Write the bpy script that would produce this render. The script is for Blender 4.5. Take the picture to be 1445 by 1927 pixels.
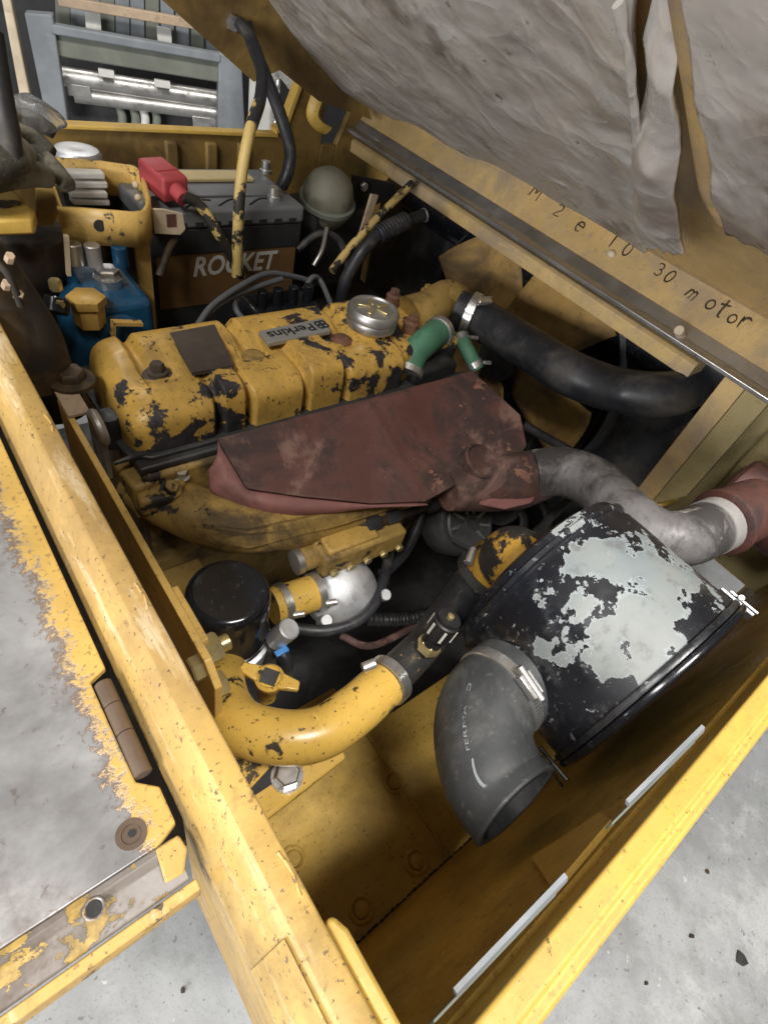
import bpy, math, random
from mathutils import Vector, Matrix, noise
random.seed(7)
for o in list(bpy.data.objects): bpy.data.objects.remove(o)
scene = bpy.context.scene
COL = scene.collection
R = math.radians
# ------------------------------------------------------------------ camera
CX, CY, FPX, CAMZ = 722.5, 963.5, 1041.18, 0.35
def _n(a): return Vector(a).normalized()
_d1 = _n((2234-CX, 330-CY, FPX)); _d2 = _n((-650-CX, -600-CY, FPX))
_up = _d1.cross(_d2)
if _up.y > 0: _up = -_up
MW = Matrix((_d1, _d2, _up))                     # camera (right, down, forward) -> world
CAM = Vector((0, 0, CAMZ))
cd = bpy.data.cameras.new('camera'); cam = bpy.data.objects.new('camera', cd); COL.objects.link(cam)
cd.sensor_fit = 'VERTICAL'; cd.sensor_height = 36; cd.lens = FPX/1927*36; cd.clip_start = 0.01; cd.clip_end = 200
_rx, _uy, _bz = MW @ Vector((1,0,0)), MW @ Vector((0,-1,0)), MW @ Vector((0,0,-1))
cam.matrix_world = Matrix(((_rx.x,_uy.x,_bz.x,CAM.x),(_rx.y,_uy.y,_bz.y,CAM.y),(_rx.z,_uy.z,_bz.z,CAM.z),(0,0,0,1)))
scene.camera = cam
# ------------------------------------------------------------------ light
w = bpy.data.worlds.new('World'); scene.world = w; w.use_nodes = True
bg = w.node_tree.nodes['Background']; bg.inputs[0].default_value = (0.80, 0.90, 1.0, 1); bg.inputs[1].default_value = 0.045
def area(name, loc, tgt, sx, sy, power, col=(1, .97, .92)):
    l = bpy.data.lights.new(name, 'AREA'); l.shape = 'RECTANGLE'; l.size = sx; l.size_y = sy; l.energy = power; l.color = col
    o = bpy.data.objects.new(name, l); COL.objects.link(o); o.location = loc
    o.rotation_euler = (Vector(tgt)-Vector(loc)).to_track_quat('-Z', 'Y').to_euler()
    return o
area('ceiling_light', (-1.9, -0.55, 2.7), (0.25, 0.25, -0.1), 1.3, 0.5, 78)
area('ceiling_light', (0.20, -1.05, 2.9), (0.35, 0.1, -0.1), 1.2, 0.4, 105)
area('ceiling_light', (0.9, 3.6, 3.0), (0.6, 1.2, -0.1), 1.3, 0.5, 38)
area('low_fill_light', (-3.2, -0.6, 0.45), (0.5, 0.5, 0.15), 2.6, 0.8, 115, (.97, .98, 1))  # added lamp, low and out of view, brightening the hood underside
scene.view_settings.view_transform = 'Standard'; scene.view_settings.look = 'None'
scene.view_settings.gamma = 1; scene.view_settings.exposure = 0.35; scene.view_settings.use_curve_mapping = False
scene.render.engine = 'CYCLES'
# ------------------------------------------------------------------ helpers
def ray(px, py): return MW @ Vector((px-CX, py-CY, FPX))
def at(px, py, x=None, y=None, z=None):
    r = ray(px, py)
    for i, v in enumerate((x, y, z)):
        if v is not None: return CAM + r*((v-CAM[i])/r[i])
def ip(px, py, p0, n):
    r = ray(px, py); return CAM + r*((Vector(n).dot(Vector(p0)-CAM))/Vector(n).dot(r))
def V(*a): return Vector(a)
def lerp(a, b, t): return a+(b-a)*t
def sstep(a, b, x):
    t = max(0, min(1, (x-a)/(b-a))); return t*t*(3-2*t)

def catmull(pts, n=8):
    pts = [Vector(p) for p in pts]
    if len(pts) < 3: return [pts[0].lerp(pts[1], i/n) for i in range(n+1)]
    P = [pts[0]*2-pts[1]]+pts+[pts[-1]*2-pts[-2]]; out = []
    for i in range(1, len(P)-2):
        for k in range(n):
            t = k/n; a, b, c, d = P[i-1:i+3]
            out.append(.5*((2*b)+(c-a)*t+(2*a-5*b+4*c-d)*t*t+(3*b-3*c+d-a)*t**3))
    out.append(pts[-1]); return out
def frames(path):
    n = len(path); T = [(path[min(i+1,n-1)]-path[max(i-1,0)]).normalized() for i in range(n)]
    u = T[0].orthogonal().normalized()
    if abs(T[0].z) < .9: u = (V(0,0,1)-T[0]*T[0].z).normalized()
    F = []
    for i in range(n):
        if i: u = (u-T[i]*u.dot(T[i])).normalized()
        F.append((path[i], T[i], u, T[i].cross(u)))
    return F
class G:
    def __init__(s): s.v = []; s.f = []
    def add(s, vs, fs):
        b = len(s.v); s.v += [Vector(q) for q in vs]; s.f += [[b+i for i in f] for f in fs]; return s
    def box(s, lo, hi):
        (a,b,c),(d,e,f) = lo, hi
        return s.add([(a,b,c),(d,b,c),(d,e,c),(a,e,c),(a,b,f),(d,b,f),(d,e,f),(a,e,f)],
                     [(0,3,2,1),(4,5,6,7),(0,1,5,4),(1,2,6,5),(2,3,7,6),(3,0,4,7)])
    def obox(s, c, ax, ay, az):
        c, ax, ay, az = map(Vector, (c, ax, ay, az))
        vs = [c+ax*i+ay*j+az*k for k in (-1,1) for (i,j) in ((-1,-1),(1,-1),(1,1),(-1,1))]
        return s.add(vs, [(0,3,2,1),(4,5,6,7),(0,1,5,4),(1,2,6,5),(2,3,7,6),(3,0,4,7)])
    def prism(s, poly, d):
        poly = [Vector(p) for p in poly]; d = Vector(d); n = len(poly)
        nn = sum(((poly[i]-poly[0]).cross(poly[i+1]-poly[0]) for i in range(1, n-1)), Vector())
        if nn.dot(d) < 0: poly = poly[::-1]
        return s.add(poly+[p+d for p in poly], [list(range(n))[::-1], [n+i for i in range(n)]]+[(i,(i+1)%n,n+(i+1)%n,n+i) for i in range(n)])
    def tube(s, pts, r, seg=14, n=8, caps=True, raw=False, squash=None):
        path = [Vector(p) for p in pts] if raw else catmull(pts, n); m = len(path)
        F = frames(path); vs = []; fs = []
        for i, (p, t, u, q) in enumerate(F):
            k = i/(m-1)
            if isinstance(r, (list, tuple)):
                x = k*(len(r)-1); a = min(int(x), len(r)-2); rr = lerp(r[a], r[a+1], x-a)
            elif callable(r): rr = r(k)
            else: rr = r
            for j in range(seg):
                a = 2*math.pi*j/seg; vs.append(p+(u*math.cos(a)*(squash or 1)+q*math.sin(a))*rr)
        for i in range(m-1):
            for j in range(seg):
                fs.append((i*seg+j, i*seg+(j+1)%seg, (i+1)*seg+(j+1)%seg, (i+1)*seg+j))
        if caps: fs += [list(range(seg))[::-1], [(m-1)*seg+j for j in range(seg)]]
        return s.add(vs, fs)
    def lathe(s, prof, o, d, seg=32, up=None):
        """prof: (radius, distance along d)"""
        o, d = Vector(o), Vector(d).normalized(); u = Vector(up) if up else d.orthogonal(); u = (u-d*u.dot(d)).normalized(); q = d.cross(u)
        vs = []; fs = []; m = len(prof)
        for (r, h) in prof:
            for j in range(seg):
                a = 2*math.pi*j/seg; vs.append(o+d*h+(u*math.cos(a)+q*math.sin(a))*max(r, 1e-5))
        for i in range(m-1):
            for j in range(seg): fs.append((i*seg+j, i*seg+(j+1)%seg, (i+1)*seg+(j+1)%seg, (i+1)*seg+j))
        fs += [list(range(seg))[::-1], [(m-1)*seg+j for j in range(seg)]]
        return s.add(vs, fs)
    def cyl(s, a, b, r, seg=20, ch=.12):
        a, b = Vector(a), Vector(b); L = (b-a).length; c = r*ch
        return s.lathe([(r-c,0),(r,c),(r,L-c),(r-c,L)], a, b-a, seg)
    def hexnut(s, c, d, r, h):
        d = Vector(d).normalized()
        return s.lathe([(r*.98,0),(r,h*.1),(r,h*.82),(r*.86,h)], c, d, 6)
    def ring(s, c, d, R0, r, seg=32, k=10, a0=0, a1=2*math.pi):
        c, d = Vector(c), Vector(d).normalized(); u = d.orthogonal().normalized(); q = d.cross(u)
        full = a1-a0 > 6.28
        pts = [c+(u*math.cos(a0+(a1-a0)*i/seg)+q*math.sin(a0+(a1-a0)*i/seg))*R0 for i in range(seg+1)]
        return s.tube(pts, r, k, raw=True, caps=not full)
    def band(s, c, d, r, wd, th, seg=36):
        return s.lathe([(r-th,0),(r,th*.3),(r,wd-th*.3),(r-th,wd)], Vector(c)-Vector(d).normalized()*wd/2, d, seg)
    def grid(s, fn, nu, nv):
        vs = [fn(i/nu, j/nv) for j in range(nv+1) for i in range(nu+1)]
        return s.add(vs, [(j*(nu+1)+i, j*(nu+1)+i+1, (j+1)*(nu+1)+i+1, (j+1)*(nu+1)+i) for j in range(nv) for i in range(nu)])
    def ell(s, c, rx, ry, rz, nu=20, nv=12):
        vs = []; fs = []
        for j in range(nv+1):
            ph = math.pi*j/nv
            for i in range(nu):
                th = 2*math.pi*i/nu; vs.append(Vector(c)+V(rx*math.sin(ph)*math.cos(th), ry*math.sin(ph)*math.sin(th), rz*math.cos(ph)))
        for j in range(nv):
            for i in range(nu): fs.append((j*nu+i, (j+1)*nu+i, (j+1)*nu+(i+1)%nu, j*nu+(i+1)%nu))
        return s.add(vs, fs)
    def jitter(s, amp, sc):
        for i, q in enumerate(s.v): s.v[i] = q+noise.noise_vector(q*sc)*amp
        return s
ROOT = {}
def props(o, label=None, cat=None, group=None, kind=None):
    if label: o['label'] = label
    if cat: o['category'] = cat
    if group: o['group'] = group
    if kind: o['kind'] = kind
    return o
def thing(name, label, cat, loc, group=None):
    o = bpy.data.objects.new(name, None); COL.objects.link(o); o.location = loc; o.empty_display_size = .02
    ROOT[o] = Vector(loc); return props(o, label, cat, group)
def part(name, g, mat, parent=None, bevel=0, smooth=40, label=None, solid=0, seg=2, subsurf=0):
    off = ROOT.get(parent, Vector()) if parent else Vector()
    me = bpy.data.meshes.new(name); me.from_pydata([q-off for q in g.v], [], g.f); me.update(); me.validate()
    o = bpy.data.objects.new(name, me); COL.objects.link(o)
    if mat: me.materials.append(mat)
    if smooth:
        for p in me.polygons: p.use_smooth = True
        me.set_sharp_from_angle(angle=R(smooth))
    if parent: o.parent = parent
    ROOT[o] = off
    if solid: m = o.modifiers.new('solid', 'SOLIDIFY'); m.thickness = solid; m.offset = 0
    if bevel:
        m = o.modifiers.new('bevel', 'BEVEL'); m.width = bevel; m.segments = seg; m.limit_method = 'ANGLE'; m.angle_limit = R(35); m.use_clamp_overlap = True
        if smooth: m.harden_normals = False
    if subsurf: m = o.modifiers.new('sub', 'SUBSURF'); m.levels = subsurf; m.render_levels = subsurf
    if label: o['label'] = label
    return o
def solo(name, g, mat, label, cat, group=None, **k):
    o = part(name, g, mat, None, **k); return props(o, label, cat, group)
def text(body, size, shear=0, spacing=1, bold=0):
    c = bpy.data.curves.new('t', 'FONT'); c.body = body; c.size = size; c.shear = shear; c.space_character = spacing; c.offset = bold; c.resolution_u = 3
    o = bpy.data.objects.new('t', c); COL.objects.link(o); bpy.context.view_layer.update()
    me = o.to_mesh(); vs = [v.co.copy() for v in me.vertices]; fs = [list(p.vertices) for p in me.polygons]
    o.to_mesh_clear(); bpy.data.objects.remove(o); bpy.data.curves.remove(c)
    return vs, fs
def text_on(body, size, org, ex, ey, lift=0.0006, **k):
    vs, fs = text(body, size, **k); ex, ey = Vector(ex).normalized(), Vector(ey).normalized(); n = ex.cross(ey)
    return G().add([Vector(org)+ex*q.x+ey*q.y+n*lift for q in vs], fs)
# ------------------------------------------------------------------ materials
class NT:
    def __init__(s, name):
        s.m = bpy.data.materials.new(name); s.m.use_nodes = True; s.t = s.m.node_tree; s.b = s.t.nodes['Principled BSDF']
        s.co = s.t.nodes.new('ShaderNodeTexCoord').outputs['Object']
    def node(s, ty, **k):
        n = s.t.nodes.new(ty)
        for a, v in k.items(): setattr(n, a, v)
        return n
    def link(s, a, b): s.t.links.new(a, b)
    def noise(s, scale, detail=6, rough=.6, dist=0, vec=None):
        n = s.node('ShaderNodeTexNoise'); n.inputs['Scale'].default_value = scale; n.inputs['Detail'].default_value = detail
        n.inputs['Roughness'].default_value = rough; n.inputs['Distortion'].default_value = dist; s.link(vec or s.co, n.inputs['Vector']); return n.outputs['Fac']
    def mapped(s, scale):
        n = s.node('ShaderNodeMapping'); n.inputs['Scale'].default_value = scale; s.link(s.co, n.inputs['Vector']); return n.outputs[0]
    def ramp(s, fac, lo, hi, a=0., b=1.):
        n = s.node('ShaderNodeMapRange'); n.interpolation_type = 'SMOOTHSTEP'
        for i, q in zip(('From Min','From Max','To Min','To Max'), (lo,hi,a,b)): n.inputs[i].default_value = q
        s.link(fac, n.inputs['Value']); return n.outputs[0]
    def math(s, op, a, b=None):
        n = s.node('ShaderNodeMath', operation=op)
        for i, q in enumerate((a, b)):
            if q is None: continue
            if isinstance(q, (int, float)): n.inputs[i].default_value = q
            else: s.link(q, n.inputs[i])
        return n.outputs[0]
    def mix(s, fac, a, b):
        n = s.node('ShaderNodeMix', data_type='RGBA'); 
        for i, q in ((0,fac),(6,a),(7,b)):
            if isinstance(q, (int, float)): n.inputs[i].default_value = q
            elif isinstance(q, tuple): n.inputs[i].default_value = (*q[:3], 1)
            else: s.link(q, n.inputs[i])
        return n.outputs[2]
    def mixf(s, fac, a, b):
        n = s.node('ShaderNodeMix', data_type='FLOAT')
        for i, q in ((0,fac),(2,a),(3,b)):
            if isinstance(q, (int, float)): n.inputs[i].default_value = q
            else: s.link(q, n.inputs[i])
        return n.outputs[0]
    def bump(s, h, strength=.3, dist=.002, prev=None):
        n = s.node('ShaderNodeBump'); n.inputs['Strength'].default_value = strength; n.inputs['Distance'].default_value = dist
        s.link(h, n.inputs['Height'])
        if prev: s.link(prev, n.inputs['Normal'])
        return n.outputs[0]
    def set(s, **k):
        for a, v in k.items():
            i = s.b.inputs[{'col':'Base Color','rough':'Roughness','metal':'Metallic','nor':'Normal','coat':'Coat Weight','spec':'Specular IOR Level','trans':'Transmission Weight','alpha':'Alpha','ior':'IOR'}[a]]
            if isinstance(v, (int, float)): i.default_value = v
            elif isinstance(v, tuple): i.default_value = (*v[:3], 1)
            else: s.link(v, i)
        return s.m
def paint(name, base, var=.18, rough=.38, chip=None, dirt=None, metal=0., bump=.15, bscale=60, scratch=0, rust=None, spec=.5, rub=None, bias=None, spk=.69, grime=0):
    """chip=(colour, scale, threshold, metal)  dirt=(colour, scale, lo, hi, amount)"""
    n = NT(name); b2 = tuple(max(0, c*(1-var)) for c in base); b3 = tuple(min(1, c*(1+var*.5)) for c in base)
    c = n.mix(n.ramp(n.noise(9, 5, .6), .3, .7), b2, b3)
    rg = n.ramp(n.noise(25, 5, .65), .25, .75, rough*.75, min(1, rough*1.45)); mt = metal
    nor = n.bump(n.noise(260, 3, .6), bump*.8, .0006, n.bump(n.noise(bscale, 5, .6), bump, .0015))
    if grime:       # oil film, rubbed-in dirt, pin specks and hairline scratches
        dk = tuple(q*.42 for q in base); c = n.mix(n.ramp(n.noise(3.3, 9, .72, .3), .48, .66, 0, grime), c, dk)
        c = n.mix(n.ramp(n.noise(17, 8, .75, .2), .52, .68, 0, grime*.8), c, tuple(q*.55 for q in base))
        c = n.mix(n.ramp(n.noise(190, 3, .6), .62, .68, 0, grime), c, tuple(q*.35 for q in base))
        mp_ = n.node('ShaderNodeMapping'); mp_.inputs['Rotation'].default_value = (.3, .5, .8); mp_.inputs['Scale'].default_value = (90, 3, 60); n.link(n.co, mp_.inputs['Vector'])
        c = n.mix(n.ramp(n.noise(1., 3, .6, .2, mp_.outputs[0]), .70, .74, 0, .45), c, tuple(min(1, q*1.25+.08) for q in base))
        c = n.mix(n.ramp(n.noise(2.2, 7, .7), .52, .78, 0, .26), c, (.36, .30, .19))
        rg = n.mixf(n.ramp(n.noise(8, 7, .7), .4, .65), rg, min(1, rough*1.9))
    if dirt:
        d = n.ramp(n.noise(dirt[1], 8, .68, .4), dirt[2], dirt[3], 0, dirt[4]); c = n.mix(d, c, dirt[0]); rg = n.mixf(d, rg, .8)
        d2 = n.ramp(n.noise(dirt[1]*9, 6, .7), .56, .72, 0, dirt[4]*.7); c = n.mix(d2, c, dirt[0])
    if rub:      # paint polished thin along the length of the rail
        k = n.ramp(n.noise(16, 8, .68, .2, n.mapped((3.2, .55, 3.2))), rub[1], rub[1]+.16, 0, rub[2]); c = n.mix(k, c, rub[0]); rg = n.mixf(k, rg, .25)
    if rust:
        d = n.ramp(n.noise(rust[1], 8, .7, .6), rust[2], rust[3]); c = n.mix(d, c, rust[0]); rg = n.mixf(d, rg, .85)
    if chip:
        a = n.noise(chip[1], 9, .68, .3); cl = n.noise(chip[1]*.28, 3, .5)
        q = n.math('ADD', n.math('MULTIPLY', a, .62), n.math('MULTIPLY', cl, .38))
        if bias:        # flaking is worse towards one end of the casting
            sx = n.node('ShaderNodeSeparateXYZ'); n.link(n.co, sx.inputs[0])
            for ax, lo, hi, amt in bias: q = n.math('ADD', q, n.ramp(sx.outputs[ax], lo, hi, 0, amt))
        k = n.ramp(q, chip[2], chip[2]+.012)
        sp = n.ramp(n.noise(chip[1]*5, 4, .6), spk, spk+.02); k = n.math('MAXIMUM', k, n.math('MULTIPLY', sp, .85))
        cc = n.mix(n.ramp(n.noise(45, 5, .7), .35, .65), chip[0], tuple(q*.45 for q in chip[0]))
        c = n.mix(n.ramp(q, chip[2]-.018, chip[2], 0, .55), c, tuple(u*.45 for u in base)); c = n.mix(k, c, cc); rg = n.mixf(k, rg, .62); mt = n.math('MULTIPLY', k, chip[3]) if chip[3] else mt
        nor = n.bump(n.math('SUBTRACT', 1., k), .5, .0008, nor)
    if scratch:
        st = n.noise(30, 4, .6, 0, n.mapped((1, 12, 12))); k = n.ramp(st, .66, .7, 0, scratch); c = n.mix(k, c, tuple(min(1, q*1.5+.1) for q in base))
    return n.set(col=c, rough=rg, metal=mt, nor=nor, spec=spec)
YEL = (.56, .355, .095); BRN = (.045, .028, .012); GRY = (.10, .085, .075)
M = {}
M['yellow'] = paint('yellow_paint', YEL, .16, .34, (GRY, 34, .60, .3), (BRN, 5, .52, .8, .55), grime=.6)
M['yellow_rail'] = paint('rail_paint', (.56,.365,.11), .2, .34, ((.20,.14,.09), 46, .612, .2), ((.29,.18,.07), 4, .44, .70, .75), rub=((.70,.58,.40), .54, .7), bias=((0,-.449,-.440,.03),), spk=.64, grime=.65)
M['yellow_lip'] = paint('side_rail_paint', (.64,.415,.085), .12, .36, ((.22,.15,.06), 60, .625, 0), ((.40,.25,.08), 9, .45, .75, .6), spk=.66, grime=.4)
M['yellow_pan'] = paint('pan_paint', (.56,.36,.075), .2, .42, ((.07,.045,.03), 40, .645, 0), ((.10,.06,.02), 6, .48, .8, .65), grime=.55, spk=.66)
M['yellow_cover'] = paint('cover_paint', (.61,.375,.085), .14, .25, ((.05,.045,.05), 24, .572, .25), ((.15,.095,.04), 9, .46, .75, .75), bias=((0,-.04,.20,.062),(2,.50,.44,.045)), spk=.645, grime=.6)
M['yellow_dirty'] = paint('oily_yellow', (.44,.285,.08), .25, .42, ((.04,.035,.03), 22, .585, .1), ((.04,.025,.015), 9, .42, .66, .9), grime=.5)
M['yellow_pipe'] = paint('pipe_paint', (.58,.365,.075), .10, .27, ((.07,.05,.03), 34, .588, .2), ((.3,.17,.03), 7, .5, .8, .5), bias=((0,.05,-.04,.03),), spk=.645, grime=.3)
M['yellow_fan'] = paint('fan_paint', (.44,.26,.07), .25, .6, None, ((.06,.045,.03), 7, .38, .68, .8))
M['hood_yellow'] = paint('hood_paint', (.52,.355,.145), .18, .5, None, ((.26,.205,.15), 6, .42, .68, .85), grime=.5)
M['khaki'] = paint('dusty_panel', (.30,.24,.11), .2, .7, None, (BRN, 8, .5, .8, .5))
M['black_gloss'] = paint('black_gloss', (.010,.011,.014), .3, .16, None, ((.10,.10,.105), 14, .62, .85, .5), bump=.05)
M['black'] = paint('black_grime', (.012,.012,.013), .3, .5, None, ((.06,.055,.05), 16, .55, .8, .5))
M['black_rubber'] = paint('black_rubber', (.016,.017,.021), .3, .44, None, ((.12,.105,.085), 11, .48, .72, .6))
M['grey_rubber'] = paint('dusty_rubber', (.042,.045,.048), .3, .5, None, ((.20,.195,.185), 12, .46, .74, .55), scratch=.1)
M['steel'] = paint('steel', (.50,.49,.47), .2, .34, None, ((.12,.09,.06), 22, .52, .75, .6), metal=.85)
M['steel_bright'] = paint('bright_steel', (.68,.68,.67), .15, .28, None, ((.2,.17,.12), 30, .6, .85, .4), metal=.9)
M['alu'] = paint('cast_aluminium', (.62,.63,.65), .1, .46, None, ((.2,.19,.17), 20, .6, .8, .5), metal=.8)
M['zinc'] = paint('zinc_bolt', (.62,.50,.24), .2, .3, None, ((.2,.13,.06), 40, .55, .8, .5), metal=.8)
M['dark_metal'] = paint('oily_metal', (.07,.07,.072), .35, .5, None, ((.02,.018,.016), 12, .4, .7, .7), metal=.4)
M['rust_red'] = paint('red_oxide', (.135,.058,.049), .25, .34, ((.33,.16,.11), 30, .618, 0), ((.04,.028,.027), 9, .46, .62, .82), rust=((.24,.14,.115), 6, .54, .66), bump=.03, grime=.4)
M['rust_pink'] = paint('pink_oxide', (.27,.115,.105), .22, .6, None, ((.10,.045,.04), 9, .42, .7, .85))
M['rusty_bolt'] = paint('rusty_bolt', (.24,.10,.055), .3, .6, None, ((.08,.05,.035), 40, .4, .65, .8))
M['pipe_grey'] = paint('aluminised_pipe', (.27,.26,.265), .3, .5, None, ((.05,.045,.045), 10, .40, .58, .9), metal=.35, rust=((.52,.49,.47), 16, .58, .68))
M['green_rubber'] = paint('green_hose', (.07,.20,.12), .3, .5, None, ((.03,.03,.02), 18, .55, .75, .7))
M['white_mark'] = paint('white_mark', (.50,.50,.49), .2, .7)
M['marker'] = paint('marker_ink', (.035,.022,.012), .2, .6)
M['red_plastic'] = paint('red_plastic', (.42,.06,.07), .2, .5, None, ((.18,.05,.05), 20, .5, .8, .5))
M['battery_black'] = paint('battery_black', (.022,.023,.026), .2, .4, None, ((.09,.085,.08), 12, .5, .8, .4))
M['battery_lid'] = paint('battery_lid', (.13,.135,.145), .2, .45, None, ((.3,.3,.3), 14, .55, .8, .35))
M['label_brown'] = paint('label_brown', (.15,.08,.028), .2, .5, None, ((.05,.03,.015), 8, .42, .68, .8))
M['label_cream'] = paint('label_cream', (.50,.40,.20), .2, .5)
M['letter_grey'] = paint('letter_silver', (.52,.50,.46), .12, .5)
M['blue'] = paint('blue_paint', (.012,.072,.155), .3, .2, None, ((.01,.012,.02), 9, .48, .75, .7))
M['cream'] = paint('cream_paint', (.60,.50,.36), .2, .5, None, ((.2,.13,.07), 14, .52, .8, .6))
M['beige'] = paint('beige_metal', (.42,.31,.21), .2, .5, None, (BRN, 12, .5, .75, .7))
M['white'] = paint('dull_white', (.62,.61,.57), .15, .45, None, ((.2,.18,.14), 20, .55, .8, .5))
M['glove'] = paint('glove_cloth', (.075,.072,.055), .4, .9, None, ((.24,.225,.175), 16, .42, .62, .85), bump=.6, bscale=220)
M['hinge'] = paint('hinge_steel', (.15,.105,.075), .3, .42, None, ((.05,.035,.025), 20, .45, .7, .7), metal=.4)
M['plate_line'] = paint('plate_line', (.16,.13,.095), .3, .6)
M['grey_steel'] = paint('grey_painted_steel', (.20,.215,.23), .2, .55, None, ((.30,.30,.29), 6, .5, .75, .5))
M['olive_steel'] = paint('olive_steel', (.16,.17,.14), .2, .6)
M['solenoid'] = paint('olive_dome', (.20,.19,.14), .25, .6, None, ((.05,.045,.035), 14, .5, .75, .6))
M['plate_dark'] = paint('worn_nameplate', (.075,.06,.05), .3, .5, None, ((.18,.14,.09), 30, .5, .75, .5), metal=.3)
M['badge'] = paint('badge_silver', (.33,.33,.32), .12, .4, metal=.4)
M['wire_grey'] = paint('wire_grey', (.085,.09,.10), .2, .5)
M['brown_cast'] = paint('oily_casting', (.085,.050,.018), .3, .32, None, ((.015,.011,.008), 11, .36, .58, .95))
M['tan_rod'] = paint('rod_paint', (.55,.40,.14), .2, .5, ((.035,.03,.025), 30, .50, 0), None)
def clear_plastic():
    n = NT('clear_plastic'); return n.set(col=(.85,.87,.9), rough=.18, trans=.93, ior=1.15, nor=n.bump(n.noise(35, 4, .6), .6, .004))
M['plastic'] = clear_plastic()
def concrete():
    n = NT('concrete'); c = n.mix(n.ramp(n.noise(1.6, 8, .65, .3), .3, .7), (.27,.275,.285), (.46,.47,.47))
    c = n.mix(n.ramp(n.noise(11, 8, .7), .42, .70, 0, .7), c, (.22,.225,.22)); c = n.mix(n.ramp(n.noise(4.3, 9, .72), .52, .64, 0, .5), c, (.55,.555,.55))
    c = n.mix(n.ramp(n.noise(210, 4, .7), .55, .66, 0, .45), c, (.20,.20,.195)); c = n.mix(n.ramp(n.noise(.9, 6, .65, .4), .48, .62, 0, .45), c, (.19,.19,.19)); c = n.mix(n.ramp(n.noise(60, 3, .6), .64, .69, 0, .75), c, (.14,.135,.13))
    c = n.mix(n.ramp(n.noise(48, 3, .6), .70, .73, 0, .7), c, (.62,.61,.59))
    return n.set(col=c, rough=n.ramp(n.noise(6, 5, .6), .3, .7, .45, .75), nor=n.bump(n.noise(70, 6, .7), .3, .003))
M['concrete'] = concrete()
def lining():
    n = NT('dirty_lining'); c = n.mix(n.ramp(n.noise(3.5, 3, .5, .2), .34, .66), (.60,.55,.50), (.76,.73,.69))
    c = n.mix(n.ramp(n.noise(4.2, 5, .55, .5), .54, .70, 0, .7), c, (.24,.16,.11)); c = n.mix(n.ramp(n.noise(9, 6, .62, .3), .57, .68, 0, .6), c, (.17,.115,.08))
    c = n.mix(n.ramp(n.noise(15, 5, .6, .2), .56, .70, 0, .55), c, (.70,.68,.65))
    c = n.mix(n.ramp(n.noise(40, 5, .7), .64, .7, 0, .7), c, (.07,.045,.035))
    rd = n.math('ABSOLUTE', n.math('SUBTRACT', n.noise(7, 2, .45, .5), .5)); r2 = n.math('ABSOLUTE', n.math('SUBTRACT', n.noise(13, 2, .5, .4), .5)); h = n.math('SUBTRACT', 1., n.math('ADD', n.math('ADD', n.math('MULTIPLY', rd, 1.2), n.math('MULTIPLY', r2, .6)), n.math('MULTIPLY', n.math('ABSOLUTE', n.math('SUBTRACT', n.noise(42, 2, .5, .2), .5)), .10)))
    return n.set(col=c, rough=n.ramp(n.noise(12, 5, .6), .3, .7, .26, .46), metal=.5, nor=n.bump(h, .75, .02))
M['lining'] = lining()
def air_paint():
    n = NT('peeling_black'); xyz = n.node('ShaderNodeSeparateXYZ'); n.link(n.co, xyz.inputs[0])
    # a large flake-off on the top of the drum, ragged at its edge
    vm = n.node('ShaderNodeVectorMath', operation='SUBTRACT'); n.link(n.co, vm.inputs[0]); vm.inputs[1].default_value = PEEL_C
    sc = n.node('ShaderNodeVectorMath', operation='MULTIPLY'); n.link(vm.outputs[0], sc.inputs[0]); sc.inputs[1].default_value = (1.0, 1.15, .9)
    ln = n.node('ShaderNodeVectorMath', operation='LENGTH'); n.link(sc.outputs[0], ln.inputs[0])
    d = n.math('MULTIPLY', ln.outputs['Value'], 1/.098)
    ns = n.math('ADD', n.math('MULTIPLY', n.math('SUBTRACT', n.noise(34, 8, .62, .15), .5), 2.4), n.math('MULTIPLY', n.math('SUBTRACT', n.noise(12, 3, .5, .2), .5), 3.0))
    k = n.ramp(n.math('SUBTRACT', n.math('ADD', 1., ns), d), .16, .19)
    sp = n.ramp(n.noise(70, 4, .6), .66, .672); near = n.ramp(d, 1.0, 2.1, 1, .25)
    k = n.math('MAXIMUM', k, n.math('MULTIPLY', sp, near))
    bl = n.mix(n.ramp(n.noise(12, 8, .72), .48, .70), (.010,.011,.015), (.085,.085,.088)); bl = n.mix(n.ramp(n.noise(120, 3, .6), .63, .69, 0, .5), bl, (.20,.20,.20))
    gr = n.mix(n.ramp(n.noise(9, 5, .6), .35, .65), (.185,.22,.235), (.25,.265,.258)); gr = n.mix(n.ramp(n.noise(50, 5, .7), .52, .70, 0, .6), gr, (.12,.12,.115))
    edge = n.math('MULTIPLY', n.ramp(n.math('SUBTRACT', n.math('ADD', 1., ns), d), .19, .30, 1, 0), k); gr = n.mix(n.math('MULTIPLY', edge, .55), gr, (.36,.40,.42)); gr = n.mix(n.ramp(n.noise(7, 7, .68), .50, .66, 0, .5), gr, (.15,.155,.15))
    return n.set(col=n.mix(k, bl, gr), rough=n.mixf(k, n.ramp(n.noise(14, 6, .65), .3, .7, .16, .52), .5),
                 nor=n.bump(n.math('SUBTRACT', 1., k), .6, .001, n.bump(n.noise(9, 4, .55), .25, .006)))
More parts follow.
